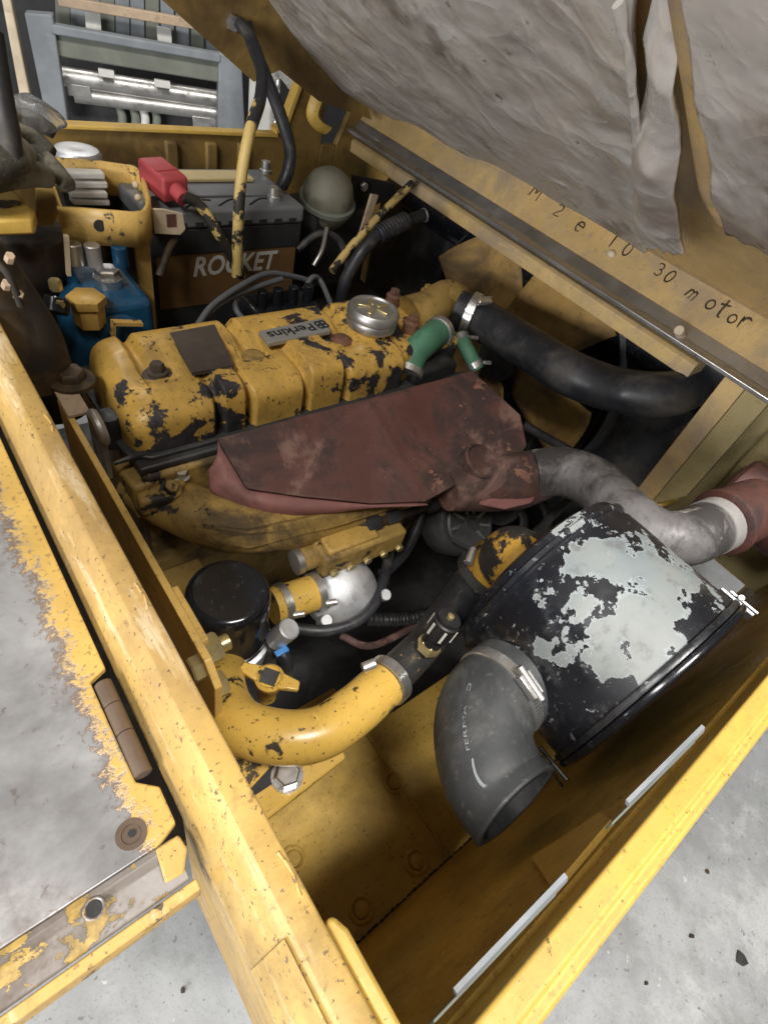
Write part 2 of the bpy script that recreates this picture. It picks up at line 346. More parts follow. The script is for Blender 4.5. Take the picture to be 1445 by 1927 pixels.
def worn_plate():
    n = NT('worn_floor_plate'); xyz = n.node('ShaderNodeSeparateXYZ'); n.link(n.co, xyz.inputs[0])
    e = n.math('MAXIMUM', n.ramp(xyz.outputs[0], -.024, .022), n.math('MULTIPLY', n.ramp(xyz.outputs[1], .045, .004), .42))   # paint kept along the folded edges
    ns = n.math('SUBTRACT', n.math('ADD', n.math('MULTIPLY', n.noise(24, 5, .6), .4), n.math('MULTIPLY', n.noise(170, 5, .7), .6)), .5)
    k = n.ramp(n.math('ADD', e, n.math('MULTIPLY', ns, 2.4)), .44, .78)
    stl = n.mix(n.ramp(n.noise(7, 8, .65, .5), .35, .68), (.27,.265,.27), (.54,.54,.545)); stl = n.mix(n.ramp(n.noise(13, 7, .66), .50, .70, 0, .8), stl, (.17,.135,.12)); stl = n.mix(n.ramp(n.noise(90, 4, .65), .60, .70, 0, .6), stl, (.16,.12,.10))
    yl = n.mix(n.ramp(n.noise(14, 5, .6), .35, .7), (.54,.36,.10), (.42,.27,.075))
    rim = n.ramp(n.math('ABSOLUTE', n.math('SUBTRACT', n.math('ADD', e, n.math('MULTIPLY', ns, 2.2)), .52)), .0, .2, .75, 0)
    stl = n.mix(rim, stl, (.20,.125,.09)); yl = n.mix(n.ramp(n.noise(220, 3, .6), .58, .62, 0, .8), yl, (.27,.17,.07))
    return n.set(col=n.mix(k, stl, yl), metal=n.mixf(k, .55, 0.), rough=n.mixf(k, n.ramp(n.noise(5, 6, .6), .35, .65, .3, .5), .4),
                 nor=n.bump(n.noise(6, 4, .5), .35, .02, n.bump(k, .4, .001)))
# ------------------------------------------------------------------ setting
FLOOR = -.85
props(part('concrete_floor', G().grid(lambda u, v: V(-6+14*u, -6+14*v, FLOOR), 4, 4), M['concrete']), kind='structure')
# ------------------------------------------------------------------ forklift frame
fr = thing('forklift_frame', 'yellow painted steel engine bay frame of a forklift with chipped rails', 'frame', (.5, .5, -.6))
prof = [(.060,-.001),(.0575,0),(.043,0),(.0395,-.003),(.0245,-.043),(.0250,-.045),(.046,-.049),(.046,-.5),(.060,-.5)]
part('front_rail', G().prism([V(a,-.074,b) for a, b in prof], (0,1.32,0)), M['yellow_rail'], fr, bevel=.0015, label='chipped yellow cross rail with sloping outer face')
part('rail_lip', G().prism([V(.0402,-.072,-.0005),V(.0392,-.072,-.0004),V(.0378,-.072,-.0028),V(.0232,-.072,-.0432),V(.0240,-.072,-.0440)], (0,.082,0)), M['yellow_rail'], fr, bevel=.0006)
part('rail_skirt', G().box((.0248,-.073,-.34),(.0455,.100,-.0495)), M['yellow_rail'], fr, bevel=.001)
part('dark_gap_backing', G().box((-.6,.125,-.24),(.0455,.95,-.22)), M['black'], fr)  # added black sheet under the plate so the gap reads as shade
part('inner_tab', G().prism([V(.0605,.004,-.004),V(.0605,-.06,-.004),V(.0695,-.06,-.004),V(.0695,-.006,-.004),V(.066,.004,-.004)], (0,0,-.03)), M['yellow_lip'], fr, bevel=.003)
part('side_rail', G().prism([V(.06,-.073,-.0015),V(.06,-.0745,0),V(.06,-.086,.0),V(.06,-.0885,-.0022),V(.06,-.0935,-.0022),V(.06,-.096,-.005),V(.06,-.096,-.34),V(.06,-.075,-.34)], (1.4,0,0)), M['yellow_lip'], fr, bevel=.0012)
part('side_wall', G().prism([V(.06,-.074,-.03),V(.06,-.070,-.03),V(.06,-.030,-.42),V(.06,-.036,-.42)], (1.2,0,0)), M['yellow_pan'], fr)
part('floor_pan', G().box((.06,-.036,-.428),(.296,.235,-.42)), M['yellow_pan'], fr, bevel=.002)
part('floor_pan', G().box((.297,-.036,-.436),(.62,.16,-.428)), M['yellow_pan'], fr, bevel=.002)
for px, py in ((552,1617),(680,1712),(742,1473),(783,1622)):
    c = at(px, py, z=-.42); part('plug_weld', G().ring(c+V(0,0,.001), (0,0,1), .0125, .003, 24, 6), M['yellow_pan'], fr); part('bolt_head', G().lathe([(.009,0),(.009,.004),(.006,.006)], c, (0,0,1), 16), M['yellow_pan'], fr)
# pipe bracket with bolt
bz = -.235
bk = part('pipe_bracket', G().prism([at(330,1420,z=bz),at(430,1400,z=bz),at(560,1395,z=bz),at(640,1398,z=bz),at(652,1425,z=bz),at(498,1545,z=bz),at(400,1600,z=bz)], (0,0,-.012)), M['yellow_pipe'], fr, bevel=.003)
c = at(540,1462,z=bz)
part('bolt', G().hexnut(c+V(0,0,.003), (0,0,1), .0125, .009).lathe([(.016,0),(.016,.003)], c, (0,0,1), 24), M['steel_bright'], bk)
a, b = at(462,1503,z=bz+.0015), at(522,1452,z=bz+.0015); q = (b-a).normalized().cross(V(0,0,1))*.0025
part('slot', G().prism([a-q,a+q,b+q*3,b-q*3], (0,0,.001)), M['black'], bk)
# mounting plate inside the front rail
mp = part('mounting_plate', G().prism([V(.092,.195,-.122),V(.092,.215,-.104),V(.092,.60,-.104),V(.092,.60,-.40),V(.092,.195,-.40)], (.007,0,0)), M['yellow'], fr, bevel=.001)
part('backing_plate', G().box((.0995,.235,-.20),(.1055,.30,-.108)), M['yellow'], mp, bevel=.001)
part('bolt', G().hexnut(V(.092,.222,-.125), (-1,0,0), .0125, .010), M['zinc'], mp)
nut = G().hexnut(V(.0995,.233,-.125), (1,0,0), .015, .015); nut.cyl(V(.1145,.233,-.125), V(.124,.233,-.125), .008)
part('nut', nut, M['zinc'], mp)
part('nut', G().hexnut(V(.0995,.216,-.165), (1,0,0), .013, .013), M['zinc'], mp)
part('top_shelf', G().box((.0925,.56,-.1035),(.116,.62,-.099)), M['beige'], fr, bevel=.001)
c = at(135,715,z=-.097); part('shelf_bolt', G().hexnut(c, (0,0,1), .017, .014).lathe([(.026,-.003),(.026,.002),(.02,.004)], c, (0,0,1), 24), M['brown_cast'], fr)
# far side panel
sp = G(); y0, y1 = 1.165, 1.18
sp.prism([V(.06,y0,-.45),V(.06,y0,0),V(.690,y0,0),V(.712,y0,.012),V(.752,y0,.13),V(.805,y0,.13),V(.805,y0,-.45)], (0,y1-y0,0))
sp.prism([V(.8051,y0,-.45),V(.8051,y0,-.012),V(.846,y0,-.012),V(.846,y0,-.45)], (0,y1-y0,0))
sp.prism([V(.8461,y0,-.45),V(.8461,y0,-.012),V(.872,y0,.05),V(.872,y0,.13),V(1.15,y0,.13),V(1.15,y0,-.45)], (0,y1-y0,0))
M['shaded_grimy_panel'] = paint('shaded_grimy_panel', (.30,.19,.05), .25, .5, None, ((.07,.04,.015), 5, .40, .66, .85))  # brown base carries the shade under the hood; the blotches are dirt
part('far_side_panel', sp, M['shaded_grimy_panel'], fr, bevel=.0015)
part('panel_lip', G().box((.06,1.157,-.001),(.695,1.183,.006)), M['yellow_lip'], fr, bevel=.002)
part('panel_lip', G().prism([V(.690,1.157,.0062),V(.714,1.157,.0185),V(.755,1.157,.13),V(.748,1.157,.13),V(.708,1.157,.024),V(.690,1.157,.014)], (0,.026,0)), M['yellow_lip'], fr)
part('hook', G().tube([at(598,178,y=1.14),at(588,215,y=1.14),at(600,236,y=1.14),at(617,246,y=1.14)], .013, 10, squash=.35), M['yellow_lip'], fr)
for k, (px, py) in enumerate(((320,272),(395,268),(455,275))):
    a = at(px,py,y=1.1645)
    part('panel_rib', G().box((a.x-.012,1.153,-.30),(a.x+.012,1.1648,-.012)), M['shaded_grimy_panel'], fr, bevel=.004)
# radiator end
part('crossbar', G().prism([V(.886,.245,-.024),V(.886,.245,-.002),V(.892,.245,.003),V(.93,.245,.003),V(.93,.245,-.024)], (0,.93,0)), M['hood_yellow'], fr, bevel=.0015)
part('radiator_post', G().prism([V(.900,.172,-.27),V(.900,.205,-.27),V(.900,.205,.006),V(.900,.172,.006)], (.02,0,0)), M['hood_yellow'], fr, bevel=.0015)
part('post_return', G().prism([V(.905,.135,-.19),V(.905,.1715,-.25),V(.905,.1715,.004),V(.905,.135,.004)], (.012,0,0)), M['khaki'], fr, bevel=.001)
part('post_foot', G().prism([at(1205,915,z=-.24),at(1245,925,z=-.24),at(1285,925,z=-.24),at(1278,940,z=-.24),at(1245,950,z=-.24),at(1220,950,z=-.24)], (0,0,-.012)), M['yellow_lip'], fr, bevel=.003)
part('end_panel', G().prism([V(.98,-.08,-.30),V(.98,.17,-.30),V(.98,.17,.02),V(.98,-.08,.02)], (.012,0,0)), M['khaki'], fr)
part('end_panel_block', G().box((.955,.02,-.235),(.9798,.118,-.035)), M['khaki'], fr, bevel=.012, seg=3)
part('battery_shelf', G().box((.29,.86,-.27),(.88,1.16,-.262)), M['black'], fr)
part('tunnel_floor', G().box((.06,-.03,-.62),(1.15,1.16,-.612)), M['black'], fr)  # black sheet put in to keep the deep engine gap in shade
c1 = at(500,440,y=.88)
# louvres through the side wall
for a, b in (((812,1925),(1040,1685)),((1145,1555),(1300,1400))):
    p, q = at(*a, y=-.064), at(*b, y=-.064); t = (q-p).normalized(); up = V(0,.10,1).normalized()
    lv = part('louver', G().obox((p+q)/2, (q-p)/2, V(0,.0008,0), up*.0050), M['olive_steel'], fr, bevel=.0006, label='pale steel louver blade on the inner side wall')
    part('louver_fold', G().obox((p+q)/2+V(0,.003,.0085)+t*.012, (q-p)/2*.93, V(0,.0014,0), V(0,.5,1).normalized()*.0022), M['grey_steel'], lv)
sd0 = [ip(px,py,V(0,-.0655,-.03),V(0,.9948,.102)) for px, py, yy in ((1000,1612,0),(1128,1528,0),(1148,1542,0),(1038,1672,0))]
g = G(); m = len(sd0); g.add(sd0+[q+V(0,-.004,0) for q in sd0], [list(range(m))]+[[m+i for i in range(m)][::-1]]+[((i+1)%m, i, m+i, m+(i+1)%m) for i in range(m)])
part('lit_wall_patch', g, M['yellow_lip'], fr, smooth=0, label='pale yellow patch standing in for light on the wall under the air cleaner')  # thin pale quad shaped and coloured as a patch of light on the wall
# shroud: black panel with a round opening, dark core behind
FC = V(.948, .614, -.232)
sh = G(); n = 48
def sq(a, hy0=-.40, hy1=.545, hz0=-.37, hz1=.21):
    cy, sz = math.cos(a), math.sin(a); t = 1e9
    if cy > 1e-6: t = min(t, hy1/cy)
    if cy < -1e-6: t = min(t, hy0/cy)
    if sz > 1e-6: t = min(t, hz1/sz)
    if sz < -1e-6: t = min(t, hz0/sz)
    return V(1.005, FC.y+cy*t, FC.z+sz*t)
vs = [];
for i in range(n):
    a = 2*math.pi*i/n; vs += [V(.965, FC.y+math.cos(a)*.268, FC.z+math.sin(a)*.268), V(1.005, FC.y+math.cos(a)*.28, FC.z+math.sin(a)*.28), sq(a)]
for i, q in enumerate(vs):
    if q.z > -.004: q.z = -.03
sh.add(vs, [(3*i+k, 3*i+k+1, 3*((i+1)%n)+k+1, 3*((i+1)%n)+k) for i in range(n) for k in (0, 1)])
sd = thing('fan_shroud', 'black fan shroud with round opening under the hood hinge', 'shroud', (.95, .56, -.6))
part('shroud_panel', sh, M['black_rubber'], sd, solid=.003)
rd = thing('radiator', 'dark radiator core behind the fan', 'radiator', (1.03, .56, -.62))
g = G()
part('core', g.box((1.06,.16,-.6),(1.10,1.14,-.02)), M['black'], rd)
for k in range(26): part('fin', G().box((1.056,.17+k*.037,-.59),(1.0598,.178+k*.037,-.03)), M['dark_metal'], rd)
part('header_tank', G().lathe([(.03,0),(.045,.01),(.045,.86),(.03,.87)], V(1.02,.21,-.075), (0,1,0), 20), M['black_gloss'], rd)
# fan
fan = thing('radiator_fan', 'five bladed dirty yellow cooling fan in front of the radiator', 'fan', tuple(FC))
part('hub', G().lathe([(.03,-.02),(.045,-.018),(.05,.0),(.05,.012),(.03,.016)], FC, (-1,0,0), 24), M['dark_metal'], fan)
for k in range(5):
    a = R(47+72*k); d = V(0, math.cos(a), math.sin(a)); p = V(0, -math.sin(a), math.cos(a))
    def bl(u, v, d=d, p=p):
        rr = lerp(.045, .25, u); wd = lerp(.05, .092, u**.7); s = (v-.5)*2
        if u > .9: rr = lerp(.045,.25,u)-.01*abs(s)**3
        return FC+d*rr+p*s*wd+V(.026*s+.010*(1-s*s), 0, 0)
    part('blade', G().grid(bl, 10, 8), M['yellow_fan'], fan, solid=.003)
# ------------------------------------------------------------------ hood
TH = R(31); HU = V(-math.cos(TH),0,math.sin(TH)); HW = V(math.sin(TH),0,math.cos(TH)); HO = V(.928,0,.084)
def hp(s, y, h=0): return HO+HU*s+HW*h+V(0,y,0)
hd = thing('engine_hood', 'propped open yellow engine hood with torn grey lining and handwriting', 'hood', (.93,.6,.0))
part('top_panel', G().prism([hp(0,.0,.004),hp(1.0,.0,.004),hp(1.0,1.165,.004),hp(0,1.165,.004)], HW*.004), M['hood_yellow'], hd)
E0 = HO-HW*.084
part('rear_flange', G().prism([hp(-.003,.0,.0038),hp(0,.0,.0038),hp(0,.0,-.084),hp(-.003,.0,-.084)], (0,1.165,0)), M['hood_yellow'], hd)
part('edge_strip', G().prism([hp(.0005,.0,-.086),hp(.017,.0,-.089),hp(.021,.0,-.084),hp(.018,.0,-.079),hp(.006,.0,-.072),hp(.0005,.0,-.052)], (0,1.165,0)), M['steel'], hd, bevel=.001)
part('side_flange', G().prism([at(px,py,y=1.10) for px, py in ((60,-220),(478,154),(527,132),(600,190),(700,225),(640,60),(480,-220))], (0,.004,0)), M['shaded_grimy_panel'], hd)
c = ip(1280,630,HO+HU*.013,HU); part('peg', G().cyl(c-HU*.01, c+HU*.022, .007), M['cream'], hd)
c = ip(1150,478,HO+HU*.001,HU); part('rivet', G().ell(c, .006,.008,.006), M['cream'], hd)
hook = at(445,45,y=1.14)
# writing on the rear flange: marker strokes drawn along -Y
def arc(cx, cy, rx, ry, a0, a1, n=10): return [(cx+rx*math.cos(R(a0+(a1-a0)*i/n)), cy+ry*math.sin(R(a0+(a1-a0)*i/n))) for i in range(n+1)]
GLYPH = {'M': [[(0,0),(.08,1),(.38,.35),(.62,1),(.78,0)]], '2': [arc(.3,.72,.28,.26,160,-40)+[(.02,.0),(.62,.05)]], 'e': [[(.05,.38),(.55,.45)]+arc(.3,.36,.27,.34,20,320)],
         '1': [[(.1,.95),(.2,0)]], '0': [arc(.3,.5,.26,.46,80,445,14)], '3': [arc(.26,.74,.24,.24,150,-80)+arc(.26,.26,.28,.26,80,-150)],
         'm': [[(0,0),(.04,.6)],[(.05,.4)]+arc(.2,.42,.14,.2,140,0)+[(.34,0)],[(.35,.4)]+arc(.5,.42,.14,.2,140,0)+[(.66,0)]], 'o': [arc(.25,.3,.24,.28,60,420,12)],
         't': [[(.2,1),(.16,.1),(.32,.0)],[(-.05,.62),(.5,.7)]], 'r': [[(.05,.6),(.08,0)],[(.08,.35)]+arc(.28,.4,.2,.2,150,40)]}
for body, px, py, sz in (('M', 1002, 358, .026), ('2', 1046, 394, .020), ('e', 1088, 420, .024), ('1', 1150, 450, .026), ('0', 1172, 468, .022), ('3', 1234, 508, .019), ('0', 1254, 518, .020), ('m', 1296, 547, .022), ('o', 1333, 566, .024), ('t', 1352, 580, .026), ('o', 1374, 592, .022), ('r', 1394, 602, .028)):
    o = ip(px, py, HO+HU*.0004, HU); ta = R(random.uniform(-14, 10)); e1 = V(0,-1,0)*math.cos(ta)+HW*math.sin(ta); e2 = HW*math.cos(ta)-V(0,-1,0)*math.sin(ta)
    g = G()
    for st in GLYPH[body]:
        jx, jy = random.uniform(-.04,.04), random.uniform(-.04,.04); w0 = sz*random.uniform(.045,.06)
        g.tube([o+e1*(x+jx)*sz+e2*(y-.4+jy)*sz for x, y in st], [w0, w0*1.25, w0*.7], 6, 3)
    part('lettering', g, M['marker'], hd, smooth=80)
# lining: loose, creased quilt
def sheet(c, wr=.012, sag=.03, seed=0., rag=.02, bow=0.):
    p00, p10, p11, p01 = c
    def fn(u, v):
        q = p00.lerp(p10, u).lerp(p01.lerp(p11, u), v)
        sd = V(seed, seed*2, 0)
        e = (noise.noise(V(u*9, 0, seed))*rag+bow*math.sin(math.pi*u))*(1-v)**3
        q = q+HU*e
        h = noise.fractal(V(q.x*9, q.y*5, q.z*9)+sd, 1., 2., 5)*wr
        h += (1-abs(noise.noise(V(q.x*11+q.y*7, q.y*3, 0)+sd))*2)*wr*.7
        return q-HW*(sag*math.sin(math.pi*min(1,.15+u*.8))*math.sin(math.pi*min(1,.02+v))+h*(.35+.65*min(1,v*4)))
    return fn
def hpx(px, py, h): return ip(px, py, HO+HW*h, HW)
main = [hpx(545,165,-.035), hpx(1216,468,-.03), hpx(1195,-160,-.03), hpx(375,-140,-.03)]
LN = part('lining', G().grid(sheet(main, .0045, .014, 1.3, .025, .10), 130, 90), M['lining'], hd, solid=.006, smooth=180, label='torn grimy silver lining hanging under the hood')
flap = [hpx(1205,455,-.05), hpx(1290,470,-.055), hpx(1285,-60,-.03), hpx(1250,-60,-.02)]
part('lining_flap', G().grid(sheet(flap, .010, .012, 4.1, .012), 30, 80), M['lining'], LN, solid=.005, smooth=180)
part('lining_tip', G().tube([hpx(1165,0,-.045), hpx(1190,180,-.05), hpx(1203,330,-.052), hpx(1212,440,-.052)], .0035, 8).jitter(.004, 40), M['lining'], LN)
side = [hpx(1370,430,-.05), hpx(1560,520,-.05), hpx(1560,-160,-.05), hpx(1280,-160,-.05)]
part('lining', G().grid(sheet(side, .004, .006, 7.7, .01), 40, 50), M['lining'], hd, solid=.008, smooth=180)
part('hood_rib', G().tube([hpx(1375,400,-.030), hpx(1362,330,-.028), hpx(1345,150,-.026), hpx(1320,-120,-.026)], [.014,.020,.020,.020], 16), M['hood_yellow'], hd)
# ------------------------------------------------------------------ worn floor plate on the left
PZ = -.034; PY = .066
PL = thing('floor_plate', 'worn bare steel floor plate with yellow painted edges beside the front rail', 'floor plate', (.0, PY, PZ))
M['worn'] = worn_plate()
M['lip_worn'] = paint('worn_lip', (.24,.215,.20), .3, .5, ((.48,.32,.09), 24, .545, 0), ((.10,.07,.05), 12, .45, .68, .8), spk=.66)
g = G().prism([V(-.6,PY+.0235,PZ),V(.006,PY+.0235,PZ),V(.0198,PY+.03,PZ),V(.0200,PY+.054,PZ),V(.0095,PY+.064,PZ),V(.0085,PY+.14,PZ),V(.0200,PY+.145,PZ),V(.0205,.9,PZ),V(-.6,.9,PZ)], (0,0,-.006))
part('plate', g, M['worn'], PL, bevel=.0012)
part('front_lip', G().prism([V(-.6,PY+.0232,PZ+.0022),V(-.6,PY+.019,PZ+.0035),V(-.6,PY+.0155,PZ-.001),V(-.6,PY,PZ-.004),V(-.6,PY,PZ-.009),V(-.6,PY+.0232,PZ-.006)], (.615,0,0)), M['lip_worn'], PL, bevel=.0008)
part('edge_strip', G().box((-.6,PY-.0075,PZ-.028),(.018,PY-.001,PZ-.008)), M['yellow_rail'], PL, bevel=.001)
part('corner_tab', G().prism([V(.003,PY+.004,PZ+.0012),V(.013,PY+.003,PZ+.0012),V(.0195,PY+.013,PZ+.0012),V(.0185,PY+.0225,PZ+.0012),V(.005,PY+.0225,PZ+.0022)], (0,0,.0025)), M['yellow_rail'], PL, bevel=.002)
c = at(248,1570,z=PZ); part('countersunk_bolt', G().lathe([(.0085,0),(.0085,.0012),(.0055,.0012),(.005,.0004),(.002,.0004)], c, (0,0,1), 24), M['hinge'], PL)
part('bolt_socket', G().lathe([(.0022,0),(.0022,.0008)], c+V(.0005,0,.001), (0,0,1), 8), M['black'], PL)
c = at(180,1712,z=PZ); part('bolt_hole', G().lathe([(.0042,0),(.0042,.0045)], c+V(0,0,.0), (0,0,1), 20), M['black'], PL)
part('hole_rim', G().ring(c+V(0,0,.0042), (0,0,1), .0048, .0008, 24, 6), M['worn'], PL)
hx = .0150; ya, yb = PY+.066, PY+.136
hg = part('hinge', G().cyl((hx,ya,PZ-.002),(hx,ya+.030,PZ-.002),.0056), M['hinge'], PL)
part('knuckle', G().cyl((hx,ya+.0305,PZ-.002),(hx,ya+.0515,PZ-.002),.0056), M['hinge'], hg)
part('knuckle', G().cyl((hx,ya+.052,PZ-.002),(hx,yb,PZ-.002),.0056), M['hinge'], hg)
# ------------------------------------------------------------------ engine
en = thing('engine', 'four cylinder diesel engine with chipped yellow valve cover', 'engine', (.42,.62,-.6))
part('block', G().box((.15,.51,-.60),(.72,.76,-.178)), M['yellow_dirty'], en, bevel=.006)
hdp = part('cylinder_head', G().box((.148,.515,-.1775),(.70,.745,-.166)), M['dark_metal'], en, bevel=.003)
X0, LC = .147, .486; YF, YB, ZB, HC = .530, .703, -.166, .078
def lobe(x, a, b, s=.012): return sstep(a-s, a+s, x)*(1-sstep(b-s, b+s, x))
BOLTS = [(at(296,690,z=-.092)), (at(478,657,z=-.092)), (at(645,628,z=-.092))]
def cov(u, t):
    x = X0+LC*u; k = abs(2*u-1)
    e = (max(0, 1-k**18))**(1/3.)
    ew = (max(0, 1-k**24))**(1/4.)
    th = math.pi*t; cs, sn = -math.cos(th), math.sin(th); p = 2/7.0
    yy = math.copysign(abs(cs)**p, cs); zz = sn**p
    fl = max(lobe(x,.10,.257,.005), lobe(x,.310,.390,.005), lobe(x,.468,.577,.005))        # low front lobes
    rg = max(lobe(x,.267,.301,.0045), lobe(x,.399,.459,.0045))                               # ridges that run out between them
    yc = (YF+YB)/2; half = (YB-YF)/2
    wid = half*ew*(1+(.0 if yy > 0 else -.17+.17*max(fl, rg*.9)))
    y = yc+yy*wid
    v = (y-YF)/(YB-YF)
    arc = .50+.10*math.cos((x-.35)*9)
    front = 1-sstep(arc-.035, arc+.035, v)
    drop = .0145*front*(1-rg)
    drop = max(drop, .013*(1-front)*max(lobe(x,.338,.352,.006), lobe(x,.505,.525,.006), lobe(x,.195,.208,.006)))
    for b in BOLTS:
        d = math.hypot(x-b.x, y-b.y); drop = max(drop, .0185*(1-sstep(.020, .028, d)))
    drop *= sstep(.25, .9, zz)
    dome = .004*front*fl*math.sin(math.pi*max(0, min(1, v/.5)))
    return V(x, y, ZB+(HC-drop+dome)*e*zz)
g = G().grid(cov, 320, 110)
vc = part('valve_cover', g, M['yellow_cover'], en, smooth=60, label='chipped yellow lobed valve cover')
part('cover_flange', G().prism([V(X0-.007,YF+.03,ZB),V(X0-.004,YF+.012,ZB),V(X0+.02,YF-.006,ZB),V(X0+LC,YF-.006,ZB),V(X0+LC+.006,YF+.01,ZB),V(X0+LC+.006,YB+.004,ZB),V(X0+.02,YB+.006,ZB),V(X0-.008,YB-.012,ZB)], (0,0,.006)), M['dark_metal'], vc, bevel=.002)
def topz(x, y):
    best = min(g.v, key=lambda q: (q.x-x)**2+(q.y-y)**2-(.02 if q.z > -.12 else 0)); return best.z
for k, b in enumerate(BOLTS):
    zt = topz(b.x, b.y); c = V(b.x, b.y, zt-.001)
    if k == 0:
        part('bolt', G().lathe([(.019,0),(.019,.003),(.016,.006),(.013,.006),(.013,.010),(.009,.011)], c, (0,0,1), 28).hexnut(c+V(0,0,.011),(0,0,1),.009,.010), M['plate_dark'], vc, label='brown hex bolt on stepped washer')
    elif k == 1:
        part('bolt', G().lathe([(.0165,0),(.0165,.004),(.0145,.007),(.006,.0085),(.001,.009)], c, (0,0,1), 28), M['yellow_dirty'], vc, label='domed dirty yellow cap bolt')
    else:
        part('bolt', G().lathe([(.0175,0),(.0175,.006),(.012,.008),(.010,.011),(.002,.012)], c, (0,0,1), 28), M['rusty_bolt'], vc, label='rusty bolt with red sealing washer')
# nameplate and badge follow the pad
def onpad(pxs, th, lift=.0012):
    z0 = topz(*at(*pxs[0], z=-.09).xy)
    pts = [at(px, py, z=-.0885) for px, py in pxs]; zz = max(topz(p.x, p.y) for p in pts)
    return [V(p.x, p.y, zz+lift) for p in pts]
npz = onpad([(320,628),(404,612),(440,690),(362,702)], .001)
npl = part('nameplate', G().prism([q-V(0,0,.006) for q in npz], (0,0,.0065)), M['plate_dark'], vc, bevel=.0005, label='worn brown maker nameplate')
for k in range(6):
    a = npz[0].lerp(npz[3], .14+k*.14); b = npz[1].lerp(npz[2], .14+k*.14)
    p, q = a.lerp(b, .10), a.lerp(b, .5+.4*random.random()); sdw = (npz[3]-npz[0]).normalized()*.0011
    part('engraved_line', G().prism([p-sdw*.6,p+sdw*.6,q+sdw*.6,q-sdw*.6], (0,0,.0004)), M['plate_line'], npl)
bp = onpad([(487,626),(607,601),(622,625),(505,649)], .001, .0016)
bd = part('badge', G().prism([q-V(0,0,.006) for q in bp], (0,0,.0065)), M['badge'], vc, bevel=.0006, label='silver maker badge')
ex = ((bp[0]-bp[1])+(bp[3]-bp[2])).normalized(); ey = ((bp[3]-bp[0])+(bp[2]-bp[1])).normalized(); ey = (ey-ex*ey.dot(ex)).normalized()
wd = (bp[0]-bp[1]).length; ht = (bp[3]-bp[0]).length
vs, fs = text('Perkins', 1.0, bold=.02); mxx = max(q.x for q in vs); s = wd*.70/mxx
org = bp[1]+ex*wd*.24+ey*ht*.26+V(0,0,.0008)
part('lettering', G().add([org+ex*q.x*s+ey*q.y*s*.95 for q in vs], fs), M['black'], bd)
lo = bp[1]+ex*wd*.12+ey*ht*.5+V(0,0,.0008)
for i, j in ((-1,-1),(1,-1),(-1,1),(1,1)): part('emblem_ring', G().ring(lo+ex*i*ht*.13+ey*j*ht*.13, (0,0,1), ht*.15, ht*.045, 20, 6), M['black'], bd)
# filler cap
c = at(702,590,z=-.072); c.z = -.092
fc = part('filler_cap', G().lathe([(.034,0),(.040,.002),(.041,.012),(.039,.015),(.042,.018),(.042,.026),(.038,.031),(.034,.031),(.0325,.0285),(.012,.0305),(.001,.0305)], c, (0,0,1), 44), M['steel'], en, label='round tarnished silver oil filler cap')
part('filler_neck', G().lathe([(.036,-.03),(.036,.004)], c, (0,0,1), 32), M['yellow_cover'], en)
for k in range(5):
    a = k*2*math.pi/5; part('cap_rib', G().obox(c+V(math.cos(a)*.016, math.sin(a)*.016, .0312), V(math.cos(a),math.sin(a),0)*.010, V(-math.sin(a),math.cos(a),0)*.003, V(0,0,.0014)), M['zinc'], fc, bevel=.001)
# thermostat housing at the fan end
tg = G().box((.615,.56,-.20),(.73,.70,-.115)); part('thermostat_housing', tg, M['yellow_cover'], en, bevel=.012, seg=3)
part('housing_neck', G().tube([at(770,600,z=-.12), at(805,585,z=-.11), at(842,565,z=-.105), at(858,585,z=-.105)], [.040,.036,.037,.036], 20), M['yellow_dirty'], en, smooth=70)
for px, py in ((775,606),(742,556),(805,548),(868,548)):
    c = at(px,py,z=-.098); part('housing_bolt', G().lathe([(.014,-.02),(.014,.0),(.010,.004)], c, (0,0,1), 18).hexnut(c+V(0,0,.003),(0,0,1),.0095,.008), M['rusty_bolt'] if px < 800 else M['yellow_dirty'], en)
part('oily_end_cover', G().box((.60,.525,-.23),(.70,.575,-.135)), M['black'], en, bevel=.008)
# manifold side
def mfr(k): return [.048,.052,.050,.046,.040,.036][min(5,int(k*5.99))]
mf = part('intake_manifold', G().tube([at(250,905,z=-.225),at(330,948,z=-.232),at(430,985,z=-.240),at(540,985,z=-.245),at(680,950,z=-.245),at(850,905,z=-.24)], [.034,.040,.042,.040,.034,.028], 20, squash=.8), M['yellow_dirty'], en, smooth=60, label='oily yellow cast intake manifold')
part('manifold_flange', G().obox(at(285,905,z=-.215), V(.036,.004,0), V(-.004,.030,0), V(0,0,.030)), M['yellow_dirty'], mf, bevel=.006, seg=3)
part('manifold_web', G().prism([at(235,875,z=-.195),at(335,868,z=-.195),at(352,905,z=-.195),at(330,935,z=-.195),at(262,945,z=-.195)], (0,0,-.03)), M['yellow_dirty'], mf, bevel=.006, seg=3)
for px, py, m in ((340,890,'steel'),(322,920,'yellow_dirty')):
    c = at(px,py,z=-.192); part('bolt', G().lathe([(.013,-.01),(.013,0)], c, (0,-.4,1), 18).hexnut(c, (0,-.4,1), .0095, .010), M[m], mf)
part('manifold_skirt', G().prism([at(345,1000,z=-.232),at(395,1020,z=-.232),at(470,1034,z=-.232),at(640,992,z=-.232),at(830,930,z=-.232),at(826,905,z=-.212),at(640,962,z=-.212),at(470,1000,z=-.212),at(385,988,z=-.212)], (0,.012,-.006)), M['yellow_dirty'], mf, bevel=.003)
part('lower_cover', G().box((.125,.33,-.36),(.20,.47,-.315)), M['yellow_dirty'], en, bevel=.006)
part('guard_strip', G().prism([at(215,872,z=-.158),at(250,852,z=-.158),at(745,702,z=-.158),at(885,700,z=-.158),at(890,706,z=-.158),at(745,712,z=-.158)], (0,0,-.004)), M['dark_metal'], en)
